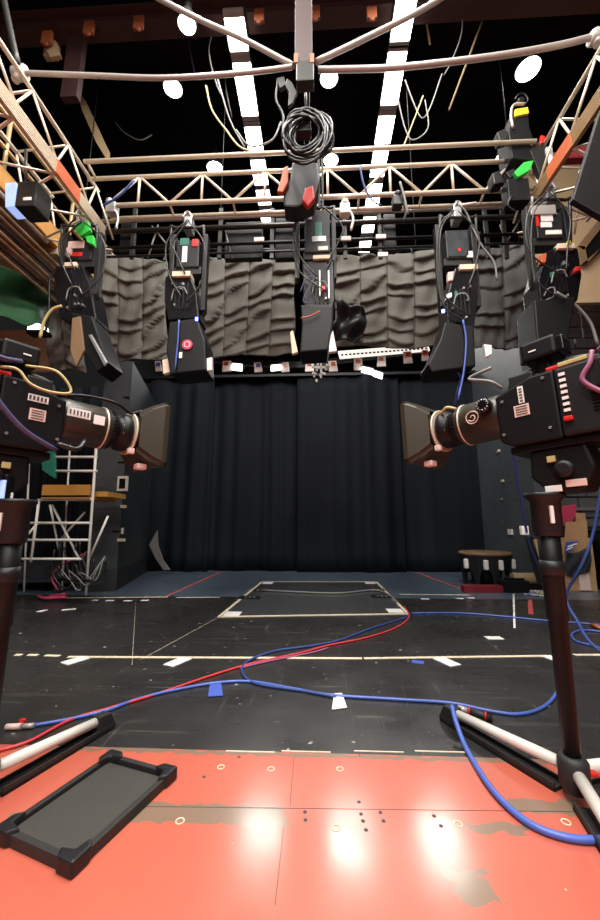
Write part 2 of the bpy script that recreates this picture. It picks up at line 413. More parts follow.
# ------------------------------------------------------------------ trusses
def truss_brace(t, a, b, r=.011, m='cream_metal', n='brace'): MB().tube([a, b], r, 6).build(n, m, t)
YT = 3.6
t = thing('cross_truss', at(305, 210, YT), 'cream lattice truss spanning the room above the hanging lights', 'truss')
n = 7
A0, A1 = at(84, 163, 3.42), at(536, 140, 3.42); A0.z = A1.z = (A0.z + A1.z) / 2
B0, B1 = at(88, 180, YT), at(540, 159, YT); B0.z = B1.z = (B0.z + B1.z) / 2
C0, C1 = at(112, 204, YT), at(540, 190.5, YT); C0.z = C1.z = (C0.z + C1.z) / 2
D0, D1 = at(112, 217, 3.74), at(540, 204, 3.74); D0.z = D1.z = (D0.z + D1.z) / 2
for q0, q1, r in ((A0, A1, .022), (B0, B1, .022), (C0, C1, .025), (D0, D1, .02)): MB().tube([q0, q1], r, 8).build('chord', 'cream_metal', t)
zx = [at(140 + 62.5 * k, 178, YT).x for k in range(-1, 8)]
for k in range(8):
    xa, xb = zx[k], zx[k + 1]; xm = (xa + xb) / 2
    if k > 0: truss_brace(t, Vector((xa, YT, B0.z)), Vector((xm, YT, C0.z)), .014)
    if k < 7: truss_brace(t, Vector((xm, YT, C0.z)), Vector((xb, YT, B0.z)), .014); truss_brace(t, Vector((xb, YT, B0.z)), Vector((xb, YT, C0.z)), .014)
    truss_brace(t, Vector((xm, YT, C0.z)), Vector((xm, 3.74, D0.z)), .012, n='tie')
for x in (A0.x + .03, A1.x - .03): truss_brace(t, Vector((x, 3.42, A0.z)), Vector((x, YT, B0.z)), .014, n='tie')
def side_truss(px_t, py_t, px_b, py_b, sgn, label):
    a = at(px_t, py_t, YT); tr = at(px_b, py_b, YT)
    t = thing('side_truss', a, label, 'truss')
    y0, y1 = 1.6, 3.75
    MB().tube([(a.x, y0, a.z), (a.x, y1, a.z)], .02, 8).build('chord', 'cream_metal', t)
    ox = a.x + sgn * .55
    MB().tube([(ox, y0, a.z - .05), (ox, y1, a.z - .05)], .022, 8).build('chord', 'cream_metal', t)
    MB().tube([(ox, y0, tr.z - .1), (ox, y1, tr.z - .1)], .022, 8).build('chord', 'cream_metal', t)
    # ribbed channel as lower inner chord
    mb = MB(); mb.box((tr.x, (y0 + y1) / 2, tr.z), (.03, y1 - y0, .15), bev=.004)
    for k in range(7): mb.box((tr.x - sgn * .017, (y0 + y1) / 2, tr.z - .065 + k * .0215), (.008, y1 - y0, .009))
    mb.build('ribbed_channel', 'cream_metal' if sgn < 0 else 'gold_metal', t)
    lab(MB().box((tr.x - sgn * .02, 3.1, tr.z), (.012, .35, .15), bev=.003).build('cover_plate', 'orange', t), 'orange red cover plate')
    for i in range(5):
        yy = y0 + .1 + i * .5; yn = yy + .25; ye = yy + .5
        truss_brace(t, Vector((a.x, yy, a.z)), Vector((tr.x, yn, tr.z + .07)), .012)
        if ye < y1: truss_brace(t, Vector((tr.x, yn, tr.z + .07)), Vector((a.x, ye, a.z)), .012)
        truss_brace(t, Vector((tr.x, yn, tr.z - .07)), Vector((ox, yy, tr.z - .1)), .013)
        truss_brace(t, Vector((tr.x, yn, tr.z - .07)), Vector((ox, ye, tr.z - .1)), .013)
        truss_brace(t, Vector((a.x, yy, a.z)), Vector((ox, yy, a.z - .05)), .012)
        truss_brace(t, Vector((ox, yy, a.z - .05)), Vector((ox, yn, tr.z - .1)), .012)
    return t
side_truss(91, 180, 96, 222, -1, 'cream lattice truss running overhead along the left side')
side_truss(536, 158, 531, 203, 1, 'tan lattice truss running overhead along the right side')

# ------------------------------------------------------------------ left gallery, tarpaulin, box lamp
t = thing('gallery', at(20, 260, 4.2), 'brown wooden gallery with lattice underside high on the left', 'gallery')
g0, g1 = at(52, 232, 4.3), at(56, 282, 4.3)
zb = at(56, 270, 4.3).z
MB().box((-4.3, 3.6, zb), (2.4, 3.4, .05), bev=.01).build('deck', 'brown_wood', t)
MB().box((-3.08, 3.6, zb + .08), (.06, 3.4, .22), bev=.01).build('edge_board', 'orange_wood', t)
for i in range(6): MB().box((-4.2, 2.1 + i * .6, zb - .07), (2.3, .06, .09), bev=.008).build('joist', 'tan_roll', t)
for i in range(4): MB().tube([(-3.1, 2.1 + i, zb + .1), (-3.1, 2.1 + i, zb + .8)], .02, 8).build('post', 'gold_metal', t)
for z in (.45, .8): MB().tube([(-3.1, 1.95, zb + z), (-3.1, 5.2, zb + z)], .02, 8).build('rail', 'gold_metal', t)
TA = [at(-30, 246, 3.1), at(54, 296, 4.35), at(54, 326, 4.35), at(-30, 306, 3.1)]
def tarp(u, v):
    q = TA[0].lerp(TA[1], u).lerp(TA[3].lerp(TA[2], u), v)
    q.x -= .12 * math.sin(v * PI) + .04 * math.sin(u * 9 + v * 6); q.z -= .06 * math.sin(u * PI) * v + .03 * math.sin(u * 14) * v
    return q
simple('tarpaulin', MB().grid(tarp, 30, 24), 'green_tarp', 'dark green tarpaulin slung beneath the gallery at left', 'tarpaulin', solid=.012)
pl = [thing('pipe_rack', at(20, 250, 4.2), 'stack of thin tan battens lying under the left gallery', 'battens')]
for k in range(7):
    z = zb - .16 - .05 * k
    MB().tube([(-3.15 - .03 * k, 2.2, z), (-3.12 - .03 * k, 5.2, z)], .016, 6).build('batten', ['tan_roll', 'brown_wood', 'dark_steel'][k % 3], pl[0])
for k, x in enumerate((31, 40)):
    mb = MB(); mb.poly([(x - 4, 329), (x + 4, 329), (x + 2, 320), (x - 2, 320)], 4.6, .1, bev=.004)
    tt = thing('small_floodlight', at(x, 330, 4.6), f'small white glowing floodlight under the green tarpaulin, {"left" if k == 0 else "right"} of the pair', 'floodlight', 'floodlights under the tarpaulin')
    mb.build('lens', 'small_lamp', tt); MB().poly([(x - 5, 333), (x + 5, 333), (x + 5, 329.5), (x - 5, 329.5)], 4.58, .14, bev=.004).build('housing', 'black', tt)
    MB().tube([at(x, 320, 4.65), at(x, 296, 4.65)], .01, 6).build('stem', 'black', tt)
simple('panel_board', MB().rect(-30, 330, 58, 372, 5.4, .05), 'tan_roll', 'dull tan board standing in shadow under the left gallery', 'board')
t = thing('box_lamp', at(20, 208, 3.0), 'black box lamp with pale blue front hanging at upper left', 'box lamp')
MB().rect(16, 181, 36, 206, 2.95, .2, .012).build('housing', 'charcoal', t)
lab(MB().poly([(5, 183), (16, 182), (16, 206), (5, 207)], 2.96, .15, bev=.006).build('front_panel', 'blue_screen', t), 'pale blue glowing front')
MB().rect(23, 197, 31, 200, 2.945, .01, .001).build('badge', 'paper', t)
MB().tube([at(26, 181, 3.05), at(26, 150, 3.05)], .014, 8).build('hanger', 'dark_steel', t)

# right upper: beige panel, black masking flat, red rail
t = thing('scenery_panel', at(580, 300, 5.6), 'beige wall panel with dark slanted frame at upper right', 'panel')
MB().rect(528, 150, 690, 302, 5.9, .08).build('board', 'beige', t)
mb = MB(); mb.poly([(578, 246), (640, 168), (640, 178), (584, 250)], 5.8, .06); mb.poly([(578, 246), (585, 246), (588, 262), (582, 264)], 5.8, .06); mb.poly([(582, 264), (588, 262), (640, 205), (640, 215)], 5.8, .06); mb.build('frame', 'brown_wood', t)
MB().poly([(586, 247), (640, 180), (640, 206), (590, 260)], 5.83, .04).build('inset', 'black', t)
simple('masking_flat', MB().poly([(573, 199), (602, 105), (660, 60), (660, 240), (604, 217)], 2.6, .05, bev=.008), 'charcoal', 'plain black board hung at a slant at the right edge', 'board')
simple('padded_rail', MB().rect(565, 145, 620, 157, 3.9, .1, .02), 'dark_red', 'dark red padded rail behind the right truss', 'rail')

# ------------------------------------------------------------------ floodlight on top of the truss at right
t = thing('truss_floodlight', at(520, 200, 3.5), 'black lamp with yellow strip mounted above the truss at right', 'floodlight')
YL = 3.45
MB().poly([(512, 112), (528, 108), (530, 128), (538, 150), (534, 160), (512, 158), (508, 130)], YL, .25, bev=.012).build('housing', 'black', t)
lab(MB().poly([(515, 109), (528, 107), (529, 113), (515, 116)], YL - .02, .1, bev=.004).build('stripe', 'yellow', t), 'yellow strip')
MB().wire([(513, 128), (511, 115), (514, 105), (525, 104)], .014, YL - .01).build('yoke', 'pipe_grey', t)
mb = MB(); mb.wire([(515, 100), (518, 95), (524, 94), (528, 100), (524, 106)], .008, YL, closed=False); mb.lathe([(.045, -.03), (.03, .02)], aim(at(521, 101, YL), (0, -1, 0)), 14); mb.build('spring', 'black', t)
MB().poly([(497, 132), (506, 128), (509, 138), (500, 141)], YL, .1, bev=.008).build('side_lamp', 'dark_steel', t)
mb = MB(); mb.poly([(506, 172), (514, 168), (518, 174), (510, 178)], YL, .1, bev=.01); mb.poly([(492, 173), (500, 170), (505, 182), (494, 184)], YL, .12, bev=.015); mb.build('side_lamp', 'charcoal', t)
lab(MB().poly([(514, 172), (524, 162), (534, 160), (530, 170), (518, 177)], YL - .03, .06, bev=.006).build('green_tag', 'green', t), 'green tag')
mb = MB(); mb.poly([(530, 150), (540, 140), (548, 160), (552, 185), (562, 208), (556, 210), (544, 185)], YL - .01, .06, bev=.006); mb.build('arm', 'dark_steel', t)
mb = MB(); mb.rect(508, 178, 530, 200, YL, .14, .01); mb.wire([(512, 196), (508, 205), (516, 212)], .01, YL); mb.build('clamp', 'black', t)
lab(MB().poly([(546, 147), (552, 145), (554, 160), (550, 166)], YL - .02, .03, bev=.004).build('ribbon', 'paper', t), 'pale ribbon')
lab(MB().poly([(541, 135), (545, 136), (545, 142), (541, 143)], YL - .03, .03, bev=.004).build('knob', 'red', t), 'red knob')

# ------------------------------------------------------------------ lighting pipe and rails behind the lights
YR = 3.95
t = thing('lighting_bar', at(305, 226, YR), 'dark pipe rails behind the hanging spotlights', 'lighting bar')
for (x0, y0, x1, y1, r, m) in ((100, 222, 540, 205, .024, 'pipe_grey'), (96, 232, 545, 216, .03, 'dark_steel'), (96, 246, 545, 236, .02, 'black'), (96, 255, 545, 245, .014, 'dark_steel')):
    a, b = at(x0, y0, YR), at(x1, y1, YR); a.z = b.z = (a.z + b.z) / 2
    MB().tube([a, b], r, 10).build('rail', m, t)
for x in (103, 133, 220, 272, 345, 380, 487, 505):
    MB().rect(x - 2, 208, x + 2, 258, YR, .03, .003).build('upright', 'dark_steel', t)
for x0, x1, y0, y1 in ((120, 133, 222, 252), (225, 262, 222, 258), (275, 296, 218, 258), (384, 396, 214, 250)):
    MB().rect(x0, y0, x1, y1, YR + .06, .08, .006).build('back_panel', 'black', t)
for (a, b) in (((158, 225), (148, 258)), ((152, 226), (168, 246)), ((224, 226), (232, 258)), ((500, 225), (510, 250)), ((520, 220), (505, 245))):
    MB().wire([(*a,), (*b,)], .01, YR + .04, 0).build('stay', 'pipe_grey', t)
for k, (x, y) in enumerate(((259, 239), (346, 238), (381, 236), (383, 254))):
    MB().rect(x - 5, y - 2, x + 5, y + 2, YR - .05, .02, .002).build('card', 'paper', t)
mb = MB(); a, b = at(60, 250, 4.8), at(545, 250, 4.8)
t = thing('drape_pipe', (0, 4.8, a.z), 'black pipe from which the quilted blankets hang', 'pipe')
MB().tube([a, b], .024, 10).build('pipe', 'black', t)
for x in (80, 310, 520):
    p = at(x, 250, 4.8); MB().tube([p, Vector((p.x, p.y, ZC))], .008, 6).build('suspension_wire', 'black', t)

# ------------------------------------------------------------------ quilted blankets
def blanket(name, quad, nc, nr, Y, m, label, seed):
    rnd = random.Random(seed)
    (ax, ay), (bx, by), (cx, cy), (dx, dy_) = quad   # tl, tr, br, bl
    fus = [0, .05, .12, .22, .35, .5, .65, .78, .88, .95]
    tb = rnd.choice((-.35, .35)); tilt = [tb + rnd.uniform(-.3, .3) for _ in range(nc)]; sag = [rnd.uniform(-.05, .24) for _ in range(nc)]; off = [rnd.uniform(-.15, .15) for _ in range(nc)]
    amp = [[rnd.uniform(.55, 1.25) for _ in range(nr + 4)] for _ in range(nc)]
    us = [(c, f) for c in range(nc) for f in fus] + [(nc - 1, 1.0)]
    NV = nr * 22
    def fn(c, fu, v):
        u = (c + fu) / nc
        q = Vector((ax, ay)).lerp(Vector((bx, by)), u).lerp(Vector((dx, dy_)).lerp(Vector((cx, cy)), u), v)
        vv = v * nr + off[c] - tilt[c] * (fu - .5) - sag[c] * math.sin(PI * fu) * min(1, v * 4) + .28 * math.sin(v * nr * 2.4 + c * 2.1 + seed) + .3 * math.sin(u * 5 + seed * 2)
        r = math.floor(vv); fv = vv - r
        env = math.sin(PI * fu) ** .35 if 0 < fu < 1 else 0
        A = amp[c][max(0, min(nr + 3, int(r) + 1))]
        prof = (.25 * fv + .75 * fv ** 3.2) * (1 if fv < .92 else (1 - fv) / .08)
        d = .07 * prof * A * (.35 + .65 * env) + .02 * math.sin(u * 4 + seed) + .02 * math.sin(v * 4 + u * 3 + seed) - .02 * (1 - env)
        d += (.012 * math.sin(u * 31 + v * 9 + seed) + .014 * math.sin(v * 21 + u * 13 + c) * math.sin(u * 17 - v * 6)) * env
        q = q + Vector((1.5 * math.sin(v * 8 + seed) * (abs(2 * u - 1) ** 3), 2.0 * math.sin(u * 7 + seed) * v ** 4))
        P = at(q.x, q.y, Y); P.y -= d; P.z -= .03 * prof * env
        return P
    mb = MB(); bm = mb.bm
    vs = [[bm.verts.new(fn(c, f, j / NV)) for j in range(NV + 1)] for c, f in us]
    for i in range(len(us) - 1):
        for j in range(NV):
            f = bm.faces.new((vs[i][j], vs[i + 1][j], vs[i + 1][j + 1], vs[i][j + 1])); f.smooth = True
            f.material_index = 1 if us[i][1] == 0 and us[i][0] > 0 else 0
    o = mb.build(name, [m, 'seam'], None, .02)
    zp = at(305, 250, 4.8).z
    for k in range(nc + 1):
        u = (k + .0) / nc * .94 + .03; q = Vector((ax, ay)).lerp(Vector((bx, by)), u); P = at(q.x, q.y + 1, Y)
        if zp > P.z: MB().tube([P, Vector((P.x, 4.8, max(zp, P.z)))], .008, 5).build('tie', 'black_cable', o)
    return tag(o, label, 'blanket', 'quilted blankets')
blanket('quilted_blanket', [(96, 256), (165, 260), (166, 358), (94, 366)], 3, 6, 4.72, 'blanket', 'grey quilted blanket hanging at left between the first two spotlights', 1)
blanket('quilted_blanket', [(46, 300), (80, 306), (84, 372), (48, 368)], 2, 3, 4.9, 'blanket', 'small quilted blanket low at far left behind the left camera', 6)
blanket('quilted_blanket', [(201, 260), (297, 258), (292, 352), (200, 360)], 4, 6, 4.72, 'blanket', 'grey quilted blanket left of the central spotlight', 2)
blanket('quilted_blanket', [(333, 256), (441, 251), (440, 346), (335, 348)], 4, 6, 4.72, 'blanket', 'grey quilted blanket right of the central spotlight', 3)
blanket('quilted_blanket', [(474, 250), (530, 243), (534, 345), (476, 350)], 2, 5, 4.72, 'blanket_dark', 'grey quilted blanket at right beside the right spotlights', 4)
def fold(u, v):
    q = at(334 + 30 * u + 3 * math.sin(v * 5), 300 + 10 * u + 38 * v - 5 * u * v, 4.52); q.y -= .05 * math.sin(u * 9 + v * 4) + .04 * math.sin(v * 11 + u * 3); return q
simple('folded_cloth', MB().grid(fold, 24, 24), 'charcoal', 'dark folded cloth over the lower corner of a blanket right of centre', 'cloth', solid=.015)

# ------------------------------------------------------------------ black curtain
def curtain(x0, x1, Y, label, seed, lining=False):
    rnd = random.Random(seed); w = x1 - x0
    fr = [(rnd.uniform(5, 7), rnd.uniform(0, 6), .055), (rnd.uniform(12, 17), rnd.uniform(0, 6), .04), (rnd.uniform(26, 34), rnd.uniform(0, 6), .010)]
    def fn(u, v):
        x = x0 + w * u; z = .015 + 4.35 * v
        y = Y
        for f, p, a in fr: y += a * (1.15 - .35 * v) * (.45 + .55 * math.sin(x * 1.7 + p * 3 + f)) * math.sin(f * x + p + .5 * math.sin(x * 2.3 + p) + .35 * math.sin(v * 3 + p))
        y += .05 * (2 * u - 1) ** 8
        return Vector((x, y, z))
    n = int(w / .025)
    o = MB().grid(fn, n, 12).build('stage_curtain', 'curtain', None, .012)
    return tag(o, label, 'curtain', 'black stage curtains')
cxs = [at(x, 560, 8.3).x for x in (140, 205, 299, 404, 500)]
for i, l in enumerate(('black pleated stage curtain panel at the left end by the left flat', 'black pleated stage curtain panel left of centre',
                       'black pleated stage curtain panel right of centre', 'black pleated stage curtain panel at the right end by the right flat')):
    curtain(cxs[i] - .05, cxs[i + 1] + .05, 8.3 + (.16 if i % 2 else 0), l, 10 + i)
simple('curtain_lining', MB().poly([(149, 545), (157, 530), (158, 546), (163, 560), (170, 570), (163, 570), (155, 558)], 8.02, .04, bev=.01), 'lining', 'pale grey turned-back lining at the lower left curtain edge', 'lining')
a, b = at(130, 300, 8.38), at(510, 300, 8.38)
simple('curtain_track', MB().box(((a.x + b.x) / 2, 8.38, 4.39), (b.x - a.x, .3, .06)), 'black', 'black rail along the top of the stage curtain', 'rail')

# ------------------------------------------------------------------ batten with tags below the blankets
t = thing('lamp_batten', at(300, 366, 5.0), 'black batten under the blankets with a pale perforated strip', 'batten')
MB().poly([(205, 357), (300, 362), (430, 347), (430, 352), (300, 368), (205, 363)], 5.0, .06, bev=.004).build('beam', 'black', t)
mb = MB(); mb.poly([(338, 351), (428, 344), (430, 350), (340, 358)], 4.96, .05, bev=.003)
for k in range(22): mb.rect(341 + k * 4, 354 - k * .31, 343.5 + k * 4, 355.6 - k * .31, 4.955, .01, 0, 1)
lab(mb.build('perforated_strip', ['led_strip', 'dark_steel'], t), 'pale glowing perforated strip')
for x in (215, 305, 422):
    p = at(x, 356, 5.03); MB().tube([p, Vector((p.x, p.y, ZC))], .006, 5).build('suspension_wire', 'black', t)
MB().wire([(198, 361), (250, 366), (300, 367), (350, 362), (400, 356), (432, 352)], .006, 4.93).build('wire', 'black_cable', t)
tagpos = [(158, 366, 5, 9), (207, 363, 8, 11), (226, 366, 8, 10), (258, 367, 7, 9), (285, 367, 7, 9), (309, 366, 8, 10), (333, 366, 8, 10), (358, 364, 8, 11), (381, 361, 8, 10), (408, 357, 8, 11), (425, 355, 6, 10)]
ordn = ['first', 'second', 'third', 'fourth', 'fifth', 'sixth', 'seventh', 'eighth', 'ninth', 'tenth', 'eleventh']
for i, (x, y, w, h) in enumerate(tagpos):
    tt = thing('hanging_tag', at(x, y, 4.9), f'white tag with coloured mark on the batten, {ordn[i]} from the left' if i < 10 else 'narrow white tag at the far right end of the batten', 'tag', 'white tags on the batten')
    s = (i % 3 - 1) * .8
    MB().poly([(x - w / 2 + s, y - h / 2), (x + w / 2 + s, y - h / 2 - .5), (x + w / 2 + 1, y + h / 2), (x - w / 2, y + h / 2 + .5)], 4.9, .025, bev=.002).build('card', 'paper', tt)
    MB().rect(x - 2, y - h / 2 + 1, x + 2.4, y - h / 2 + 4.5, 4.893, .006, .001).build('mark', ['tape_blue', 'orange', 'pink_paper'][(i * 2) % 3] if i < 6 else 'orange', tt)
for i, (x0, y0, x1, y1, dd) in enumerate(((232, 363, 242, 369, 1), (271, 365, 281, 370, -1), (362, 366, 374, 371, 3), (374, 370, 383, 375, 3))):
    tt = thing('batten_lamp', at(x0, y0, 4.85), ['small white lit lamp on the batten left of centre', 'small white lit lamp on the batten under the second blanket', 'white lit lamp on the batten right of centre, upper of two', 'white lit lamp on the batten right of centre, lower of two'][i], 'lamp', 'small lamps on the batten')
    MB().poly([(x0, y0), (x1, y0 + dd), (x1 - .5, y1 + dd), (x0 - .5, y1)], 4.86, .05, bev=.004).build('lens', 'small_lamp', tt)
    MB().poly([(x0 - .8, y0 - 1.6), (x1 + .5, y0 + dd - 1.6), (x1 + .5, y0 + dd), (x0 - .8, y0)], 4.86, .17, bev=.003).build('housing', 'black', tt)
mb = MB(); rnd = random.Random(3)
for k in range(16):
    x, y = 321 + rnd.uniform(-8, 8), 368 + rnd.uniform(-8, 13) * (1 if k % 2 else .5)
    mb.rect(x - 1.2, y - 1.2, x + 1.2, y + 1.2, 4.85 + rnd.uniform(0, .06), .025, .004)
mb.rect(320, 355, 322, 378, 4.9, .02, .002); mb.rect(312, 366, 330, 368, 4.9, .02, .002)
simple('clamp_cluster', mb, 'pipe_grey', 'cluster of shiny little clamps hanging below the central spotlight', 'clamps')

# ------------------------------------------------------------------ hanging spotlights
def spotlight(Y, frame, box, plate, head, nose, label, boxlabel=None, extra=None, badge=None, boxmat='charcoal'):
    """frame/box/plate are photo rectangles, head/nose are outlines; every piece has its own depth"""
    x0, y0, x1, y1 = frame
    t = thing('hanging_spotlight', at((x0 + x1) / 2, y1, Y), label, 'spotlight', 'spotlights on the lighting bar')
    mb = MB()   # clamp up to the bar
    xm = (x0 + x1) / 2
    mb.rect(xm - 4, y0 - 12, xm + 4, y0 + 1, Y + .05, .12, .01); mb.wire([(xm - 5, y0 - 10), (xm, y0 - 16), (xm + 5, y0 - 10)], .018, Y + .1); mb.build('clamp', 'steel', t)
    mb = MB(); r = .016
    mb.tube([at(x, y, Y) for x, y in ((x0, y1), (x0, y0 + 5), (x0 + 4, y0), (x1 - 4, y0), (x1, y0 + 5), (x1, y1))], r, 8, smooth=3); mb.build('yoke', 'dark_steel', t)
    for x in (x0, x1):
        MB().rect(x - 2.2, y0 + 6, x + 2.2, y1 - 6, Y - .03, .09, .006).build('side_arm', 'dark_steel' if x == x0 else 'charcoal', t)
    b0, c0, b1, c1 = box
    bo = MB().rect(b0, c0, b1, c1, Y - .02, .2, .012).build('control_box', boxmat, t)
    for (q, m) in (boxlabel or []): MB().rect(*q, Y - .028, .012, .002).build('sticker', m, bo)
    MB().rect(b0 - 2, c1, b1 + 2, c1 + 7, Y, .12, .004).build('cross_plate', 'dark_steel', t)
    p0, q0, p1, q1 = plate
    mb = MB(); mb.rect(p0, q0, p1, q1, Y - .13, .14, .004); lab(mb.build('edge_plate', 'tape_cream', t), 'cream front edge plate')
    hd = MB().poly(head, Y - .1, .26, bev=.012).build('head', 'black_gloss', t)
    ns_ = MB().poly(nose, Y - .14, .3, bev=.014).build('nose_housing', 'black', t)
    mb = MB(); hx = sum(p[0] for p in head) / len(head); hy = sum(p[1] for p in head) / len(head)
    for k in range(4): mb.rect(hx - 6 + k * 4, hy - 14, hx - 4.6 + k * 4, hy + 12, Y - .115, .02, .002)
    mb.build('cooling_fins', 'black', hd)
    rnd = random.Random(int(hx)); mb = MB()
    for k in range(5):
        x, y = hx + rnd.uniform(-9, 9), hy + rnd.uniform(-18, 20); mb.rect(x - .8, y - .8, x + .9, y + 1.1, Y - .125, .03, .002)
    mb.build('screws', 'steel', hd)
    MB().wire([(hx - 9, hy + 4), (hx - 6, hy - 7), (hx + 3, hy - 9), (hx + 7, hy - 2)], .007, Y - .14).build('wiring', 'grey_cable', hd)
    if badge:
        bx, by, br, m = badge; p = at(bx, by, Y - .145)
        lab(MB().lathe([(br * Y / FPX, 0), (br * Y / FPX, .012)], aim(p, (0, -1, 0)), 18).build('badge', m, ns_), 'round pink badge')
        MB().tube([p + Vector((br * .55 * Y / FPX * math.cos(a), -.013, br * .55 * Y / FPX * math.sin(a))) for a in [k * PI / 6 for k in range(12)]], .004, 5, True).build('badge_ring', 'paper', ns_)
    for e in (extra or []): e(t, Y)
    for k in range(3):
        xa = x0 + rnd.uniform(-2, 6); xb = x1 + rnd.uniform(-6, 3); yy = rnd.uniform(y0 + 30, y1 + 6)
        MB().wire([(xm + rnd.uniform(-6, 6), y0 - 8), (xa - 3, y0 + 14), (xa - 1, yy - 10), (hx + rnd.uniform(-6, 6), yy + 14)] if k % 2 == 0 else [(xm, y0 - 8), (xb + 5, y0 + 16), (xb + 3, yy), (hx + 6, yy + 24)], .008, Y - .16).build('power_lead', 'black_cable', t)
    return t
def E(kind, name, m, *a):
    def f(t, Y):
        if kind == 'rect': MB().rect(*a[0], Y - a[1], a[2] if len(a) > 2 else .03, .003).build(name, m, t)
        elif kind == 'poly': MB().poly(a[0], Y - a[1], a[2] if len(a) > 2 else .05, bev=.006).build(name, m, t)
        else: MB().wire(a[0], a[2] if len(a) > 2 else .009, Y - a[1]).build(name, m, t)
    return f
YS = 3.55
spotlight(YS, (62, 226, 97, 300), (66, 240, 92, 260), (64, 262, 76, 266),
          [(55, 266), (82, 264), (90, 285), (96, 318), (88, 330), (60, 318), (54, 290)],
          [(70, 312), (92, 316), (108, 362), (96, 372), (84, 352)],
          'black hanging spotlight with bright green tag at the far left', [((68, 241, 84, 248), 'pink_paper'), ((70, 252, 82, 256), 'red')],
          [E('poly', 'green_tag', 'green', [(74, 224), (88, 221), (90, 230), (80, 236), (76, 232)], .1), E('poly', 'green_tag', 'green', [(85, 236), (93, 235), (94, 245), (87, 242)], .08),
           E('poly', 'pink_wrap', 'pink_paper', [(66, 248), (70, 246), (70, 253), (65, 255)], .06), E('wire', 'hose', 'yellow_cable', [(40, 338), (44, 322), (52, 310), (62, 306)], .1, .016),
           E('wire', 'lead', 'black_cable', [(58, 270), (50, 280), (49, 310), (46, 330)], .05, .012), E('poly', 'chrome_rail', 'steel', [(88, 335), (91, 334), (107, 362), (104, 366)], .17, .03),
           E('poly', 'brown_shutter', 'brown_wood', [(72, 318), (80, 316), (84, 350), (76, 366), (70, 350)], .16, .03)])
spotlight(YS, (171, 228, 204, 316), (176, 240, 199, 267), (172, 271, 190, 276),
          [(165, 276), (190, 275), (196, 290), (199, 318), (168, 320), (164, 300)],
          [(169, 322), (197, 318), (205, 340), (206, 370), (170, 374), (166, 350)],
          'black hanging spotlight with round pink badge, second from the left', [((180, 238, 189, 245), 'teal'), ((182, 246, 187, 262), 'paper'), ((192, 239, 198, 246), 'red')],
          [E('wire', 'blue_lead', 'blue_cable', [(179, 320), (178, 340), (175, 370)], .17, .008), E('rect', 'sticker', 'paper', (179, 352, 182, 358), .155, .01),
           E('poly', 'end_tag', 'tape_cream', [(162, 360), (169, 358), (170, 372), (163, 374)], .1), E('poly', 'end_tag', 'paper', [(203, 359), (212, 357), (212, 370), (204, 371)], .1),
           E('rect', 'led', 'led_blue', (195, 317, 197.5, 320), .16, .02)], (187.5, 345, 5.6, 'magenta'), 'charcoal')
spotlight(YS, (297, 208, 334, 284), (305, 210, 330, 252), (313, 255, 330, 258.5),
          [(302, 262, ), (334, 258), (335, 300), (330, 316), (304, 316)],
          [(301, 305), (333, 305), (333, 322), (328, 350), (300, 352), (302, 325)],
          'black hanging spotlight at the centre under the cable coil', [((315, 222, 322, 236), 'teal'), ((312, 236, 326, 241), 'steel'), ((308, 214, 312, 219), 'paper'), ((318, 246, 328, 250), 'pipe_grey')],
          [E('poly', 'end_tag', 'tape_cream', [(290, 332), (293, 330), (298, 352), (292, 354)], .1), E('poly', 'end_tag', 'paper', [(329, 338), (333, 330), (337, 351), (329, 352)], .12),
           E('wire', 'orange_lead', 'orange', [(301, 318), (310, 316), (320, 311)], .18, .007), E('wire', 'lead', 'purple_cable', [(300, 292), (306, 279), (314, 278), (303, 300), (312, 303)], .16, .006),
           E('rect', 'led', 'led_red', (322, 286, 325, 289), .15, .02), E('rect', 'rod', 'steel', (319, 270, 320.5, 296), .14, .02), E('rect', 'rod', 'steel', (328, 270, 329.5, 298), .14, .02)])
spotlight(YS, (440, 218, 476, 312), (446, 230, 470, 258), (460, 264, 478, 269),
          [(455, 268), (478, 268), (478, 300), (474, 330), (458, 322), (448, 330), (446, 300)],
          [(445, 322), (474, 326), (476, 366), (432, 372), (428, 364), (440, 340)],
          'black hanging spotlight with blue lead, fourth from the left', [((448, 232, 468, 256), 'screen_grey'), ((458, 248, 461, 251), 'led_red'), ((467, 251, 473, 257), 'paper')],
          [E('wire', 'blue_lead', 'blue_cable', [(463, 320), (466, 340), (464, 370), (458, 400)], .17, .009), E('poly', 'end_tag', 'paper', [(484, 344), (492, 345), (492, 354), (486, 357)], .1),
           E('wire', 'grey_lead', 'grey_cable', [(458, 204), (466, 212), (472, 226), (482, 246), (494, 262), (497, 280)], .05, .009), E('poly', 'pink_tag', 'pink_paper', [(448, 272), (454, 271), (453, 280), (448, 281)], .12),
           E('rect', 'green_light', 'teal', (455, 291, 458, 297), .13, .02), E('poly', 'white_clip', 'paper', [(447, 294), (452, 292), (452, 297), (446, 299)], .13), E('rect', 'led', 'led_blue', (442, 309, 445, 312), .14, .02),
           E('wire', 'white_rod', 'white_tube', [(462, 205), (476, 203)], .1, .014)], None, 'charcoal')
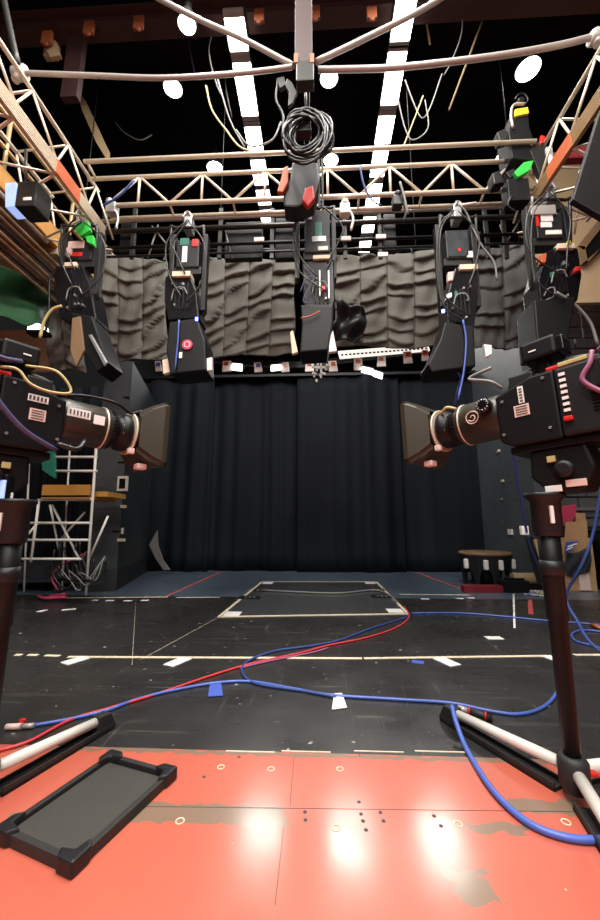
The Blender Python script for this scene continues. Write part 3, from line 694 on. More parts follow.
spotlight(3.3, (532, 200, 570, 290), (536, 214, 563, 238), (558, 243, 575, 248),
          [(545, 252), (560, 245), (578, 248), (582, 275), (578, 300), (560, 318), (542, 316), (538, 280)],
          [(534, 300), (576, 296), (570, 330), (566, 352), (538, 352)],
          'black hanging spotlight at the far right above the right camera', [((541, 214, 553, 221), 'paper'), ((536, 213, 539, 226), 'red'), ((546, 230, 562, 234), 'white_paint'), ((541, 222, 552, 227), 'paper')],
          [E('rect', 'handle', 'pipe_grey', (531, 205, 556, 214), .04, .05), E('wire', 'lead', 'grey_cable', [(556, 292), (574, 304), (590, 322), (598, 345)], .1, .014), E('poly', 'orange_tag', 'orange', [(541, 254), (547, 253), (546, 262), (541, 263)], .12),
           E('rect', 'green_light', 'teal', (551, 272, 555, 277), .13, .02), E('poly', 'red_tag', 'red', [(576, 266), (581, 266), (581, 270), (576, 271)], .14), E('wire', 'coil', 'grey_cable', [(544, 296), (548, 289), (554, 288), (554, 296), (546, 300)], .14, .006),
           E('rect', 'screw', 'yellow', (568, 240, 571, 243), .14, .02)], None, 'charcoal')

# central cable coil and wrapped cloths
t = thing('cable_coil', at(305, 160, 2.9), 'black coil of cable hanging under the central bracket', 'cable coil')
mb = MB(); rnd = random.Random(5)
for k in range(15):
    rx, ry = 25 - k * .75 + rnd.uniform(-1, 1), 25 - k * .6; cx_, cy_ = 307 + rnd.uniform(-3, 3), 134 + rnd.uniform(-4, 5)
    mb.tube([at(cx_ + rx * math.cos(a), cy_ + ry * math.sin(a) + 3 * math.cos(2 * a + k), 2.8 + .03 * math.sin(a * 2 + k) + -.006 * (k % 6)) for a in [j * PI / 12 for j in range(24)]], .011, 6, True)
mb.build('loops', 'black_cable', t)
MB().wire([(278, 80), (276, 100), (283, 116), (282, 140)], .012, 2.8).build('tail', 'black_cable', t)
MB().poly([(276, 78), (284, 76), (286, 84), (280, 88)], 2.78, .04, bev=.006).build('tie', 'charcoal', t)
MB().poly([(287, 78), (292, 82), (297, 92), (292, 103), (288, 106), (289, 92), (285, 84)], 2.76, .03, bev=.006).build('strap', 'charcoal', t)
mb = MB(); mb.rect(296, 118, 311, 130, 2.82, .1, .008); mb.wire([(305, 84), (307, 118)], .012, 2.82); mb.build('motor', 'dark_steel', t)
t = thing('wrapped_lamp', at(305, 205, 3.2), 'dark lamp wrapped with orange red cloth below the coil', 'lamp')
MB().poly([(292, 162), (318, 162), (320, 180), (314, 200), (296, 207), (284, 206), (283, 196), (290, 178)], 3.2, .2, bev=.02).build('housing', 'charcoal', t)
mb = MB(); mb.poly([(283, 168), (288, 165), (288, 182), (283, 192), (277, 191), (281, 178)], 3.16, .05, bev=.01); lab(mb.build('cloth', 'orange', t), 'orange cloth strip')
mb = MB(); mb.poly([(305, 188), (313, 185), (315, 198), (308, 206), (302, 200)], 3.16, .06, bev=.012); lab(mb.build('cloth', 'red', t), 'red cloth strip')
mb = MB()
for x in (319, 322.5): mb.rect(x - 1, 150, x + 1, 208, 3.3, .03, .003)
mb.build('hanger', 'dark_steel', t)

# small loose cables up high
def loose(name, pts, r, Y, m, label, cat='cable', group=None, smooth=5):
    return simple(name, MB().wire(pts, r, Y, smooth), m, label, cat, group)
loose('hanging_cable', [(206, 86), (212, 110), (226, 130), (240, 147), (258, 153)], .012, 3.9, 'yellow_cable', 'yellowish cable drooping left of the cable coil')
loose('hanging_cable', [(218, 80), (230, 120), (245, 148)], .01, 3.9, 'grey_cable', 'grey cable slanting down beside the left strip lights')
loose('hanging_cable', [(405, 80), (414, 104), (422, 118), (430, 108), (442, 74)], .009, 4.2, 'grey_cable', 'grey cable hanging in a narrow loop right of the right strip lights')
loose('hanging_cable', [(423, 96), (417, 112), (408, 135), (402, 150)], .01, 4.2, 'yellow_cable', 'yellow cable running down to the truss right of centre')
loose('hanging_rod', [(492, -6), (470, 54), (449, 110)], .014, 4.4, 'tan_roll', 'thin tan rod hanging from the top right of the ceiling', 'rod', smooth=0)
loose('hanging_cable', [(115, 122), (125, 133), (140, 140), (152, 135)], .01, 5.5, 'grey_cable', 'thin pale cable looped high at left under the black ceiling')
loose('hanging_cable', [(183, -4), (187, 20), (190, 50), (196, 80)], .01, 4.6, 'purple_cable', 'thin dark cable hanging past the brightest lamp')
loose('hanging_cable', [(460, -4), (462, 30), (452, 60), (444, 75)], .009, 4.3, 'grey_cable', 'thin grey cable falling at the right of the right strip lights')
loose('hanging_cable', [(104, 205), (120, 195), (134, 180)], .014, 3.5, 'dark_blue_cable', 'short blue cable draped over the left end of the truss')
loose('hanging_cable', [(360, 166), (364, 185), (372, 200), (382, 206)], .01, 3.5, 'dark_blue_cable', 'dark cable draped over the truss right of centre')
loose('hanging_cable', [(400, 182), (404, 196), (408, 214)], .012, 3.5, 'grey_cable', 'grey cable hanging off the truss left of the fourth spotlight')
loose('hanging_cable', [(214, 26), (209, 52), (216, 82), (222, 96)], .01, 4.4, 'grey_cable', 'pale cable hanging close beside the top of the left strip lights')
loose('hanging_cable', [(236, 130), (250, 146), (272, 140), (281, 122)], .01, 3.4, 'grey_cable', 'pale cable swinging from the left strip lights to the cable coil')
loose('hanging_cable', [(212, 50), (224, 62), (226, 90), (232, 118)], .008, 4.8, 'black_cable', 'thin black cable crossing the left strip lights')
loose('hanging_rod', [(424, 8), (430, 44)], .014, 4.6, 'yellow_cable', 'short yellowish rod hanging right beside the right strip lights', 'rod', smooth=0)
loose('hanging_cable', [(398, 100), (405, 128), (413, 140), (428, 128), (425, 100)], .008, 4.0, 'grey_cable', 'pale cable drooping lowest right of the right strip lights')
loose('hanging_cable', [(480, 232), (474, 250), (468, 262)], .008, 3.7, 'black_cable', 'thin black cable hanging right of the fourth spotlight')
for k, (x, y, l) in enumerate(((168, 28, 'small pale junction box on the ceiling pipe near the brightest lamp'), (172, 44, 'small tan fitting below the ceiling pipe at left'), (322, 40, 'small pale fitting on the ceiling right of the bracket'), (489, 25, 'small tan fitting on the ceiling at right'))):
    simple('ceiling_fitting', MB().rect(x - 3, y - 2, x + 3, y + 2.5, 5.15, .08, .01), 'tan_roll', l, 'fitting')
for k, (x, y, c, l) in enumerate(((110, 207, 'steel', 'metal clamp gripping the left end of the cross truss'), (398, 200, 'charcoal', 'dark clamp on the cross truss right of centre'), (345, 208, 'white_paint', 'white clamp block on the lighting bar right of the central spotlight'))):
    mb = MB(); mb.rect(x - 5, y - 6, x + 5, y + 4, 3.55, .1, .012); mb.wire([(x + 3, y), (x + 8, y + 10), (x + 6, y + 22)], .014, 3.58); mb.sphere(at(x, y - 5, 3.58), .045)
    simple('truss_clamp', mb, c, l, 'clamp')

# ------------------------------------------------------------------ stage flats
pc, pb = G(115, 591), G(146, 572)
t = thing('stage_flat', (pc.x, pc.y, 0), 'tall black flat at the left side of the stage with switch plate', 'flat')
ztop = at(115, 362, pc.y).z
dirv = (pb - pc); nrm = Vector((-dirv.y, dirv.x, 0)).normalized()
if nrm.x > 0: nrm = -nrm
def vprism(mb, pts, z0, z1): return mb.prism([Vector((p.x, p.y, z0)) for p in pts], (0, 0, z1 - z0))
base = [pc, pb, pb + nrm * .5, pc + nrm * .42]
vprism(MB(), base, .32, ztop).build('panel', 'flat_slate', t)
ex = Vector((.02, -.02, 0))
vprism(MB(), [pc + ex, pb + Vector((.02, 0, 0)), pb + nrm * .5, pc + nrm * .42 + Vector((0, -.02, 0))], 0, .32).build('plinth', 'flat_black', t)
for k in range(5):
    z = .9 + k * .55; mb = MB(); mb.box((pc.x - .19, pc.y - .012, z), (.36, .03, .03), bev=.005); mb.build('batten', 'black', t)
lab(MB().box((pb.x + .012, pb.y - .01, ztop / 2 + .15), (.03, .05, ztop - .35)).build('edge_trim', 'tape_blue', t), 'blue edge strip')
mb = MB(); mb.rect(117, 476, 127, 491, pc.y - .08, .05, .006); sw = mb.build('switch_plate', 'white_paint', t); MB().rect(119, 478.5, 125, 488.5, pc.y - .09, .02, .003).build('screen', 'black_gloss', sw)
for (x, y, w, h) in ((123, 506.5, 6, 3), (121, 540, 8, 3), (122, 531, 2, 6)):
    MB().rect(x - w / 2, y - h / 2, x + w / 2, y + h / 2, pc.y - .05, .03, .004).build('tape_scrap', 'tape_cream', t)

rc, rb = G(545, 590), G(483, 572)
t = thing('stage_flat', (rc.x, rc.y, 0), 'tall dark slate flat at the right side of the stage, scuffed', 'flat')
ztr = 4.9
vprism(MB(), [rc, rb, rb + Vector((.3, 0, 0)), rc + Vector((.3, 0, 0))], 0, ztr).build('panel', 'flat_slate_lit', t)
rnd = random.Random(8)
def onR(px, py, dx=.012):   # a point on the right flat's face
    d = ray(px, py); k = (rb - rc); n_ = Vector((k.y, -k.x, 0)); tt_ = (rc - EYE).dot(n_) / d.dot(n_); return EYE + d * tt_ - Vector((dx, 0, 0))
mb = MB()
for k in range(22):
    p = onR(rnd.uniform(484, 520), rnd.uniform(440, 555)); a = rnd.uniform(-1, 1)
    mb.tube([p, p + Vector((0, rnd.uniform(.02, .12), a * .06))], .004, 4)
mb.build('chalk_scuff', 'lining', t)
for (x, y, m, s) in ((499, 451, 'tape_cream', .05), (503, 481, 'tape_cream', .05), (511, 532, 'tape_white', .1), (502, 499, 'steel', .04)):
    p = onR(x, y); MB().box(p, (.03, s * 1.6, s), bev=.004).build('wall_plate', m, t)
p = onR(488, 350); MB().box(p, (.08, .12, .14), bev=.01).build('hook_block', 'tape_cream', t)

# acoustic block wall at right
t = thing('block_wall', at(590, 540, 6.9), 'black wall of staggered acoustic blocks behind the right camera', 'wall panel')
mb = MB(); rnd = random.Random(21)
x = rc.x + .34; xe = XR; z = .9; row = 0
mb.box(((x + xe) / 2, 7.02, 2.6), (xe - x, .1, 3.6))
zt = at(600, 288, 7.0).z
while z < zt:
    h = rnd.choice((.22, .3, .36)); cx = x + 0
    while cx < xe:
        w = rnd.choice((.35, .5, .66)); mb.box((cx + w / 2, 6.95, z + h / 2), (w - .025, .06 + rnd.uniform(0, .04), h - .025), bev=.008); cx += w
    z += h
mb.build('blocks', 'tile_wall', t)
MB().box(((x + xe) / 2, 6.9, at(590, 509, 6.9).z), (xe - x, .06, .05)).build('ledge', 'steel', t)
mb = MB(); mb.box(((x + xe) / 2, 7.0, .45), (xe - x, .08, .9)); mb.build('dado', 'flat_black', t)

# ------------------------------------------------------------------ scaffold at left
YSc = 4.95
t = thing('scaffold_tower', G(80, 597), 'white tube scaffold tower with orange plank deck at left', 'scaffold')
def sc_t(name, a, b, r=.018, m='white_tube', Y=YSc): MB().tube([at(*a, Y), at(*b, Y)], r, 8).build(name, m, t)
sc_t('upright', (97, 436), (86, 595)); sc_t('upright', (39, 500), (31, 562)); sc_t('upright', (10, 470), (2, 585))
sc_t('upright', (70, 445), (62, 590), .014, Y=5.5); sc_t('upright', (30, 440), (24, 592), .014, Y=5.5)
for (a, b) in (((38, 500), (92, 499)), ((25, 523), (92, 523)), ((18, 540), (90, 540)), ((10, 559), (82, 559)), ((52, 457), (97, 457)), ((52, 471), (97, 471))):
    sc_t('rung', a, b, .017)
for (a, b, Y) in (((52, 505), (82, 565), 5.05), ((60, 540), (85, 512), 5.3), ((39, 522), (12, 552), YSc), ((108, 516), (88, 562), 5.0), ((50, 505), (60, 555), 5.4)):
    sc_t('diagonal', a, b, .015, Y=Y)
mb = MB(); a = at(45, 486, YSc); b = at(91, 497, YSc); mb.box(((a.x + b.x) / 2, YSc + .3, b.z), (b.x - a.x, .7, .05), bev=.004); mb.box(((a.x + b.x) / 2, YSc - .03, (a.z + b.z) / 2), (b.x - a.x, .04, a.z - b.z + .02), bev=.004); lab(mb.build('plank', 'orange_wood', t), 'orange wooden plank with upright toe board')
mb = MB(); a = at(91, 490, 5.2); b = at(110, 495, 5.2); mb.box(((a.x + b.x) / 2, 5.3, b.z), (b.x - a.x + .1, .5, .07), bev=.004); mb.build('plank', 'orange_wood', t)
simple('coloured_card', MB().poly([(41, 448), (54, 453), (54, 478), (42, 470)], 4.9, .05, bev=.003), ['teal'], 'small teal card propped on the scaffold behind the left camera', 'card')
t = thing('cable_heap', G(82, 592), 'tangled heap of black cables at the foot of the scaffold', 'cables')
mb = MB(); rnd = random.Random(4)
for k in range(14):
    xa, xb = rnd.uniform(54, 84), rnd.uniform(80, 106); d0 = 5.02 + rnd.uniform(-.08, .12); lo = rnd.uniform(576, 592)
    mb.wire([(xa, rnd.uniform(540, 566), d0), (xa + rnd.uniform(-4, 6), 575, d0), ((xa + xb) / 2, lo, d0 - .03), (xb - 3, rnd.uniform(568, 580), d0 + .03), (xb, rnd.uniform(552, 560), d0 + .05)], rnd.choice((.009, .013, .016)), smooth=6)
mb.build('cables', 'black_cable', t)
MB().wire([(58, 590, 5.1), (52, 578, 5.1), (60, 566, 5.1), (80, 556, 5.1), (90, 550, 5.1)], .012).build('pink_lead', 'magenta', t)
for k in range(3): MB().wire([(58 + k * 9, 566 + k * 3, 5.0), (70 + k * 7, 580 - k * 3, 4.95), (80 + k * 8, 590 - k * 5, 4.92), (98 + k * 3, 566 - k * 4, 5.0), (105 + k, 556 + k * 3, 5.15)], .008).build('grey_lead', 'grey_cable', t)
mb = MB(); mb.wire([(66, 597, 5.05), (45, 598, 5.1), (38, 596, 5.3)], .02); mb.wire([(66, 594, 5.2), (50, 596, 5.2)], .02)
simple('red_strap', mb, 'magenta', 'flat dark pink strap on the floor at the foot of the scaffold', 'strap')
mb = MB(); mb.rect(-10, 566, 62, 580, 5.7, .8, .01); mb.rect(-8, 580, -2, 592, 5.75, .06); mb.rect(54, 580, 60, 592, 5.75, .06)
simple('low_platform', mb, 'flat_black', 'low black platform standing behind the scaffold tower', 'platform')
mb = MB()
rnd = random.Random(14)
def drape(u, v):
    return Vector((-6.1 + 2.3 * u, 6.9 + .05 * math.sin(u * 40) + .03 * math.sin(u * 90), .05 + 3.6 * v))
simple('masking_drape', mb.grid(drape, 80, 4), 'curtain', 'dark pleated masking drape hanging behind the scaffold', 'curtain', solid=.012)

# ------------------------------------------------------------------ studio cameras
def cam_matrix(p, d):
    d = Vector(d).normalized(); x = d.cross(Vector((0, 0, 1))).normalized(); z = x.cross(d)
    return Matrix(((x.x, d.x, z.x, p.x), (x.y, d.y, z.y, p.y), (x.z, d.z, z.z, p.z), (0, 0, 0, 1)))
def studio_camera(p, d, side, label):
    """side = +1 shows its right flank to the viewer, -1 its left flank"""
    Mx = cam_matrix(p, d); L = lambda *v: Mx @ Vector(v)
    t = thing('studio_camera', L(0, -.2, -.16), label, 'camera')
    s = side
    # body: profile in (y, z)
    prof = [(0, -.15), (0, .06), (-.15, .11), (-.24, .11), (-.24, -.18), (-.05, -.18)]
    mb = MB(); mb.prism([L(-.12, y, z) for y, z in prof], L(.24, 0, 0) - L(0, 0, 0), bev=.01); body = mb.build('body', 'black', t)
    mb = MB(); mb.box((0, -.36, -.035), (.25, .235, .285), Mx, .012); rear = mb.build('rear_module', 'charcoal', t)
    mb = MB()
    for k in range(7): mb.box((s * .128, -.27, .075 - k * .025), (.006, .022, .012), Mx)
    mb.build('indicator_marks', 'paper', rear)
    mb = MB()
    for k in range(8): mb.box((s * .128, -.4, -.005 - k * .013), (.006, .09, .006), Mx)
    mb.build('vent_slats', 'black', rear)
    lab(MB().box((s * .13, -.27, -.11), (.02, .03, .018), Mx, .004).build('button', 'red', rear), 'red button')
    # stickers on the flank
    st = MB().box((s * .1215, -.11, .04), (.004, .022 if s < 0 else .075, .075 if s < 0 else .03), Mx).build('sticker', 'paper', body)
    st2 = MB().box((s * .1215, -.105, -.03), (.004, .06, .05), Mx).build('sticker', 'pink_paper', body)
    mb = MB()
    for k in range(4): mb.box((s * .1245, -.105, -.013 - k * .011), (.002, .046, .003), Mx)
    mb.build('printing', 'ink', st2)
    mb = MB()
    for k in range(5):
        if s > 0: mb.box((s * .1245, -.14 + k * .014, .04), (.002, .007, .018), Mx)
        else: mb.box((s * .1245, -.11, .012 + k * .013), (.002, .012, .006), Mx)
    mb.build('printing', 'ink', st)
    for (y, z) in ((-.02, -.12), (-.2, -.13), (-.2, .085), (-.03, .03)):
        MB().lathe([(.007, 0), (.006, .006)], Mx @ Matrix.Translation((s * .12, y, z)) @ Matrix.Rotation(s * PI / 2, 4, 'Y'), 10).build('screw', 'steel', body)
    # lens
    A = Mx @ Matrix.Rotation(-PI / 2, 4, 'X') @ Matrix.Diagonal((1.22, 1.22, 1.04, 1))   # local Z -> forward
    MB().lathe([(.07, -.01), (.085, .01), (.086, .03), (.085, .21), (.08, .215)], A, 28).build('lens_barrel', 'lens_black', t)
    fr = MB().lathe([(.076, .21), (.078, .215), (.078, .235), (.07, .24), (.07, .27), (.08, .275), (.082, .31), (.075, .318)], A, 28).build('focus_ring', 'black', t)
    mb = MB()
    for k in range(36):
        a = k * PI / 18; mb.box((.0785 * math.cos(a), .0785 * math.sin(a), .225), (.004, .004, .016), A)
    mb.build('grip_ribs', 'charcoal', fr)
    for h, r in ((.19, .0875), (.325, .094)):
        MB().lathe([(r - .003, h - .004), (r, h - .003), (r, h + .003), (r - .003, h + .004)], A, 28).build('ring', 'cream_metal', t)
    MB().lathe([(.088, .325), (.088, .345), (.08, .35)], A, 28).build('front_collar', 'hood_brown', t)
    mb = MB()
    for k in range(3): mb.box((s * .082, 0, 0), (.004, .02, .01), Mx @ Matrix.Translation((0, .29, -.02 + k * .02)) )
    lab(mb.build('scale_marks', 'yellow_cable', t), 'yellow scale marks')
    # square hood, hollow
    mb = MB()
    def ring_(h, w, hh, inset):
        return [(w - inset, hh - inset, h), (-w + inset, hh - inset, h), (-w + inset, -hh + inset, h), (w - inset, -hh + inset, h)]
    prof = [ring_(.34, .088, .085, 0), ring_(.385, .118, .118, 0), ring_(.43, .142, .14, 0), ring_(.455, .145, .143, 0), ring_(.455, .145, .143, .01), ring_(.43, .142, .14, .012), ring_(.385, .108, .106, .01), ring_(.345, .09, .085, .02)]
    vs = []
    for rg in prof:
        vs.append([mb.bm.verts.new(A @ Vector(q)) for q in rg])
    for i in range(len(vs) - 1):
        for k in range(4): mb.bm.faces.new((vs[i][k], vs[i][(k + 1) % 4], vs[i + 1][(k + 1) % 4], vs[i + 1][k]))
    es = [e for e in mb.bm.edges if abs((A.inverted() @ e.verts[0].co).z - (A.inverted() @ e.verts[1].co).z) > .02]
    bmesh.ops.bevel(mb.bm, geom=es, offset=.02, segments=3, affect='EDGES')
    hood = mb.build('lens_hood', 'hood_brown', t)
    MB().lathe([(.075, .352), (.05, .362), (.01, .366)], A, 24).build('front_glass', 'glass', t)
    MB().box((s * .05, .4, -.175), (.05, .05, .03), Mx, .006).build('hood_clip', 'pink_paper', hood)
    MB().box((s * .075, .33, -.105), (.03, .03, .03), Mx, .006).build('hood_clip', 'pink_paper', hood)
    # lens side details
    if s > 0:
        lb = MB().box((.104, .06, .022), (.006, .1, .042), Mx, .002).build('lens_label', 'paper', t)
        mb = MB()
        for k in range(6): mb.box((.108, .022 + k * .015, .022), (.002, .006, .022), Mx @ Matrix.Identity(4))
        mb.build('printing', 'ink', lb)
        MB().box((.105, .15, .01), (.006, .05, .045), Mx, .002).build('lens_label', 'paper', t)
        MB().tube([L(.04, -.02, .1), L(.05, .1, .13), L(.06, .24, .13), L(.05, .32, .1), L(.05, .38, .125), L(.04, .47, .15)], .008, 8, smooth=5).build('support_rod', 'black', t)
    else:
        c = L(-.107, .12, 0); u = (L(0, 1, 0) - L(0, 0, 0)); w = (L(0, 0, 1) - L(0, 0, 0)); o_ = (L(-1, 0, 0) - L(0, 0, 0))
        mb = MB(); mb.tube([c + u * .03 * math.cos(a) + w * .03 * math.sin(a) for a in [k * PI / 10 for k in range(20)]], .0028, 5, True)
        mb.tube([c + u * rr * math.cos(a) + w * rr * math.sin(a) for a, rr in [(k * .45, .006 + .0011 * k) for k in range(14)]], .0028, 5)
        lab(mb.build('emblem', 'pink_paper', t), 'round swirl emblem')
        k_ = MB().lathe([(.034, 0), (.034, .03), (.028, .036)], aim(c - u * .07 + w * .035, o_), 20).build('knob', 'black_gloss', t)
        mb = MB()
        for j in range(12):
            a = j * PI / 6; mb.sphere(c - u * .07 + w * .035 + o_ * .036 + (u * math.cos(a) + w * math.sin(a)) * .024, .0035, seg=6)
        mb.build('knob_dots', 'steel', k_)
        MB().tube([L(-.07, .30, .07), L(-.08, .26, .095), L(-.06, .22, .08)], .008, 6, smooth=4).build('zoom_lever', 'yellow_cable', t)
    # top gear
    mb = MB(); mb.tube([L(0, -.02, .06), L(0, -.05, .16), L(0, -.2, .17), L(0, -.34, .16), L(0, -.38, .1)], .014, 8, smooth=5); mb.build('handle', 'black_rubber', t)
    vf = MB(); vf.box((s * .0, -.18, .245), (.13, .14, .09), Mx, .014); vf.box((0, -.18, .17), (.05, .05, .1), Mx, .006); v = vf.build('viewfinder', 'black', t)
    MB().box((0, -.26, .245), (.1, .03, .07), Mx, .006).build('viewfinder_screen', 'black_gloss', v)
    MB().box((s * .066, -.16, .24), (.004, .03, .006), Mx).build('badge', 'paper', v)
    MB().box((s * .05, -.1, .12), (.05, .1, .06), Mx, .006).build('connector_block', 'dark_steel', t); MB().box((-s * .03, -.32, .13), (.1, .12, .05), Mx, .006).build('connector_block', 'dark_steel', t)
    lab(MB().box((s * .09, -.24, .12), (.03, .06, .02), Mx, .006).build('connector', 'red', t), 'red connector')
    MB().box((s * .11, -.31, .118), (.03, .1, .018), Mx, .004).build('pin_strip', 'yellow_cable' if s < 0 else 'tan_roll', t)
    # loops of cable
    if s > 0:
        MB().tube([L(.13, -.02, -.17), L(.16, -.17, -.1), L(.17, -.3, .05), L(.16, -.3, .15), L(.13, -.24, .17), L(.07, -.18, .2)], .011, 8, smooth=6).build('cable_loop', 'purple_cable', t)
        MB().tube([L(.065, -.16, .19), L(.13, -.06, .18), L(.15, .0, .1), L(.15, -.07, .075), L(.14, -.15, .09), L(.13, -.2, .14), L(.13, -.27, .13)], .006, 8, smooth=6).build('cable_loop', 'yellow_cable', t)
        MB().tube([L(.125, -.02, -.14), L(.13, .06, -.15), L(.1, .1, -.1)], .012, 8, smooth=5).build('cable_loop', 'black_cable', t)
    else:
        MB().tube([L(-.13, -.38, .13), L(-.145, -.37, .08), L(-.15, -.34, .02), L(-.14, -.40, -.05), L(-.13, -.45, -.07)], .009, 8, smooth=6).build('cable_loop', 'pink_cable', t)
        MB().tube([L(-.12, -.4, .13), L(-.14, -.42, .12), L(-.145, -.43, .0), L(-.13, -.44, -.06)], .009, 8, smooth=6).build('cable_loop', 'pink_cable', t)
        MB().box((-.135, -.45, .05), (.02, .1, .06), Mx, .004).build('tray', 'pipe_grey', t)
        MB().tube([L(-.05, -.01, .12), L(-.08, .03, .16), L(-.05, .14, .22), L(-.04, .03, .24)], .008, 6, smooth=5).build('cable_loop', 'grey_cable', t)
    return t, Mx
cL, ML = studio_camera(at(56, 419, 1.66), (.32, .42, -.012), 1, 'black broadcast camera on the left pedestal, square hood pointing right')
cR, MR = studio_camera(at(508, 415, 1.78), (-.36, .41, -.02), -1, 'black broadcast camera on the right pedestal, square hood pointing left')

# ------------------------------------------------------------------ pedestals (tripod with head)
def pedestal(Mx, hub, legs, label, s):
    t = thing('camera_tripod', hub, label, 'tripod')
    up = Vector((0, 0, 1))
    L = lambda *v: Mx @ Vector(v)
    hd = MB(); hd.box((0, -.2, -.195), (.2, .34, .03), Mx, .004); hd.build('camera_plate', 'black', t)
    hd = MB(); hd.prism([L(-.09, y, z) for y, z in ((-.1, -.21), (-.3, -.21), (-.32, -.3), (-.27, -.39), (-.15, -.39), (-.09, -.32))], L(.18, 0, 0) - L(0, 0, 0), bev=.012); h_ = hd.build('pan_head', 'black', t)
    MB().lathe([(.03, 0), (.034, .01), (.034, .02), (.02, .026)], aim(L(s * .09, -.22, -.3), L(s, 0, 0) - L(0, 0, 0)), 20).build('friction_knob', 'charcoal', h_)
    lab(MB().box((s * .094, -.25, -.36), (.006, .07, .028), Mx, .002).build('sticker', 'pink_paper' if s < 0 else 'paper', h_), 'pale sticker')
    lab(MB().box((s * .094, -.17, -.375), (.006, .06, .026), Mx, .002).build('sticker', 'paper', h_), 'white sticker')
    lab(MB().box((s * .1, -.18, -.255), (.012, .03, .025), Mx, .002).build('level', 'yellow_cable', h_), 'yellow bubble level')
    c = L(0, -.22, -.39); c.x, c.y = hub.x, hub.y
    bowl = MB().lathe([(.05, -.16), (.055, -.14), (.055, -.02), (.075, 0), (.075, .015)], aim(c + Vector((0, 0, -.015)), (0, 0, 1)), 20).build('bowl', 'charcoal', t)
    mb = MB(); mb.box(c + Vector((-.01, -.055, -.09)), (.014, .014, .07), bev=.003); mb.build('scale_plate', 'paper', bowl)
    bt = hub + Vector((0, 0, .1))
    MB().tube([c + Vector((0, 0, -.12)), (c + Vector((0, 0, -.12))).lerp(bt, .42), (c + Vector((0, 0, -.12))).lerp(bt, .42), bt], [.042, .038, .033, .029], 14).build('column', 'black', t)
    MB().lathe([(.044, -.03), (.047, .0), (.041, .03)], aim((c + Vector((0, 0, -.12))).lerp(bt, .2), bt - c), 16).build('collar', 'charcoal', t)
    hb = MB(); hb.lathe([(.042, .0), (.052, .015), (.052, .1), (.04, .12)], Matrix.Translation(hub + Vector((0, 0, .03))), 16); hubo = hb.build('hub', 'black_rubber', t)
    lab(MB().box(hub + Vector((.055, -.02, .1)), (.03, .03, .012), None, .004).build('lever', 'red', hubo), 'red lever')
    for e in legs:
        d = Vector((e.x - hub.x, e.y - hub.y, 0)); ln = d.length; d.normalize()
        a = hub + d * .05 + up * .1; b = Vector((e.x, e.y, 0)) - d * .04 + up * .06
        leg = MB().tube([a, b], .022, 12).build('leg', 'white_tube', t)
        w = Vector((-d.y, d.x, 0))
        mb = MB(); q0 = hub + d * .06; q1 = Vector((e.x, e.y, 0)) + d * .02
        mb.prism([q0 + w * .035, q1 + w * .03, q1 - w * .03, q0 - w * .035], (0, 0, .014)); mb.prism([q0 + w * .035, q1 + w * .03, q1 + w * .022, q0 + w * .027], (0, 0, .03)); mb.prism([q0 - w * .035, q1 - w * .03, q1 - w * .022, q0 - w * .027], (0, 0, .03))
        mb.build('skid', 'black_rubber', leg)
        mb = MB(); ee = Vector((e.x, e.y, 0)); mb.prism([ee - d * .07 + w * .028, ee - d * .07 + w * .028 + up * .09, ee - d * .0 + w * .028 + up * .085, ee + d * .035 + w * .028 + up * .02, ee + d * .035 + w * .028], w * -.056, bev=.008); mb.build('foot', 'black_rubber', leg)
    return t
hubR = G(577, 800); hubR.z = 0
pedestal(MR, hubR, [G(448, 722), Vector((hubR.x + .5, hubR.y + .18, 0)), Vector((hubR.x - .12, hubR.y - .55, 0))], 'black camera tripod on the right with white legs on black skids', -1)
hubL = G(-22, 806); hubL.z = 0
pedestal(ML, hubL, [G(106, 730), Vector((hubL.x - .5, hubL.y + .18, 0)), Vector((hubL.x + .0, hubL.y - .55, 0))], 'black camera tripod on the left with a white leg on black skid', 1)
t = thing('monitor', at(4, 500, 1.45), 'small screen with bluish picture at the left edge below the left camera', 'monitor')
MB().rect(-14, 474, 6, 506, 1.45, .05, .008).build('housing', 'black', t); lab(MB().rect(-12, 480, 4, 502, 1.445, .01, .002).build('screen', 'blue_screen', t), 'bluish lit screen')
MB().tube([at(-4, 505, 1.47), at(-10, 520, 1.5), at(-2, 530, 1.55)], .012, 8).build('arm', 'black', t)



# ------------------------------------------------------------------ trapdoor panel, tapes
Q = [G(262, 582), G(376, 582), G(408, 614), G(219, 617)]
t = thing('floor_trapdoor', (Q[0] + Q[2]) / 2 * 1.0, 'pale outlined trapdoor panel in the stage floor with cable hatches', 'trapdoor')
t.location.z = 0
up = Vector((0, 0, 1))
cen = (Q[0] + Q[1] + Q[2] + Q[3]) / 4
MB().prism([q.lerp(cen, .02) for q in Q], (0, 0, .004)).build('panel', 'trap_plate', t)
for a, b in ((0, 1), (1, 2), (2, 3), (3, 0)):
    d = (Q[b] - Q[a]).normalized(); w = Vector((-d.y, d.x, 0)) * .018
    MB().prism([Q[a] + w, Q[b] + w, Q[b] - w, Q[a] - w], (0, 0, .006)).build('border_tape', 'tape_cream', t)
for q, (sx, sy) in zip(Q, ((1, -1), (-1, -1), (-1, 1), (1, 1))):
    k = cen - q; c = q + Vector((math.copysign(.12, k.x), math.copysign(.14, k.y), .004))
    MB().box(c, (.18, .2, .006), None, .001).build('corner_tape', 'tape_white', t)
for (x, y, w) in ((262, 591, 12), (250, 598, 20), (382, 597, 20), (378, 590, 12)):
    p = G(x, y); h_ = MB().box(p + Vector((0, 0, .006)), (w * p.y / FPX, .22, .012), None, .003).build('hatch', 'black', t)
    mb = MB()
    for k in range(3): mb.box(p + Vector((-.06 + k * .06, .0, .013)), (.03, .05, .008), None, .002)
    mb.build('socket', 'steel', h_)
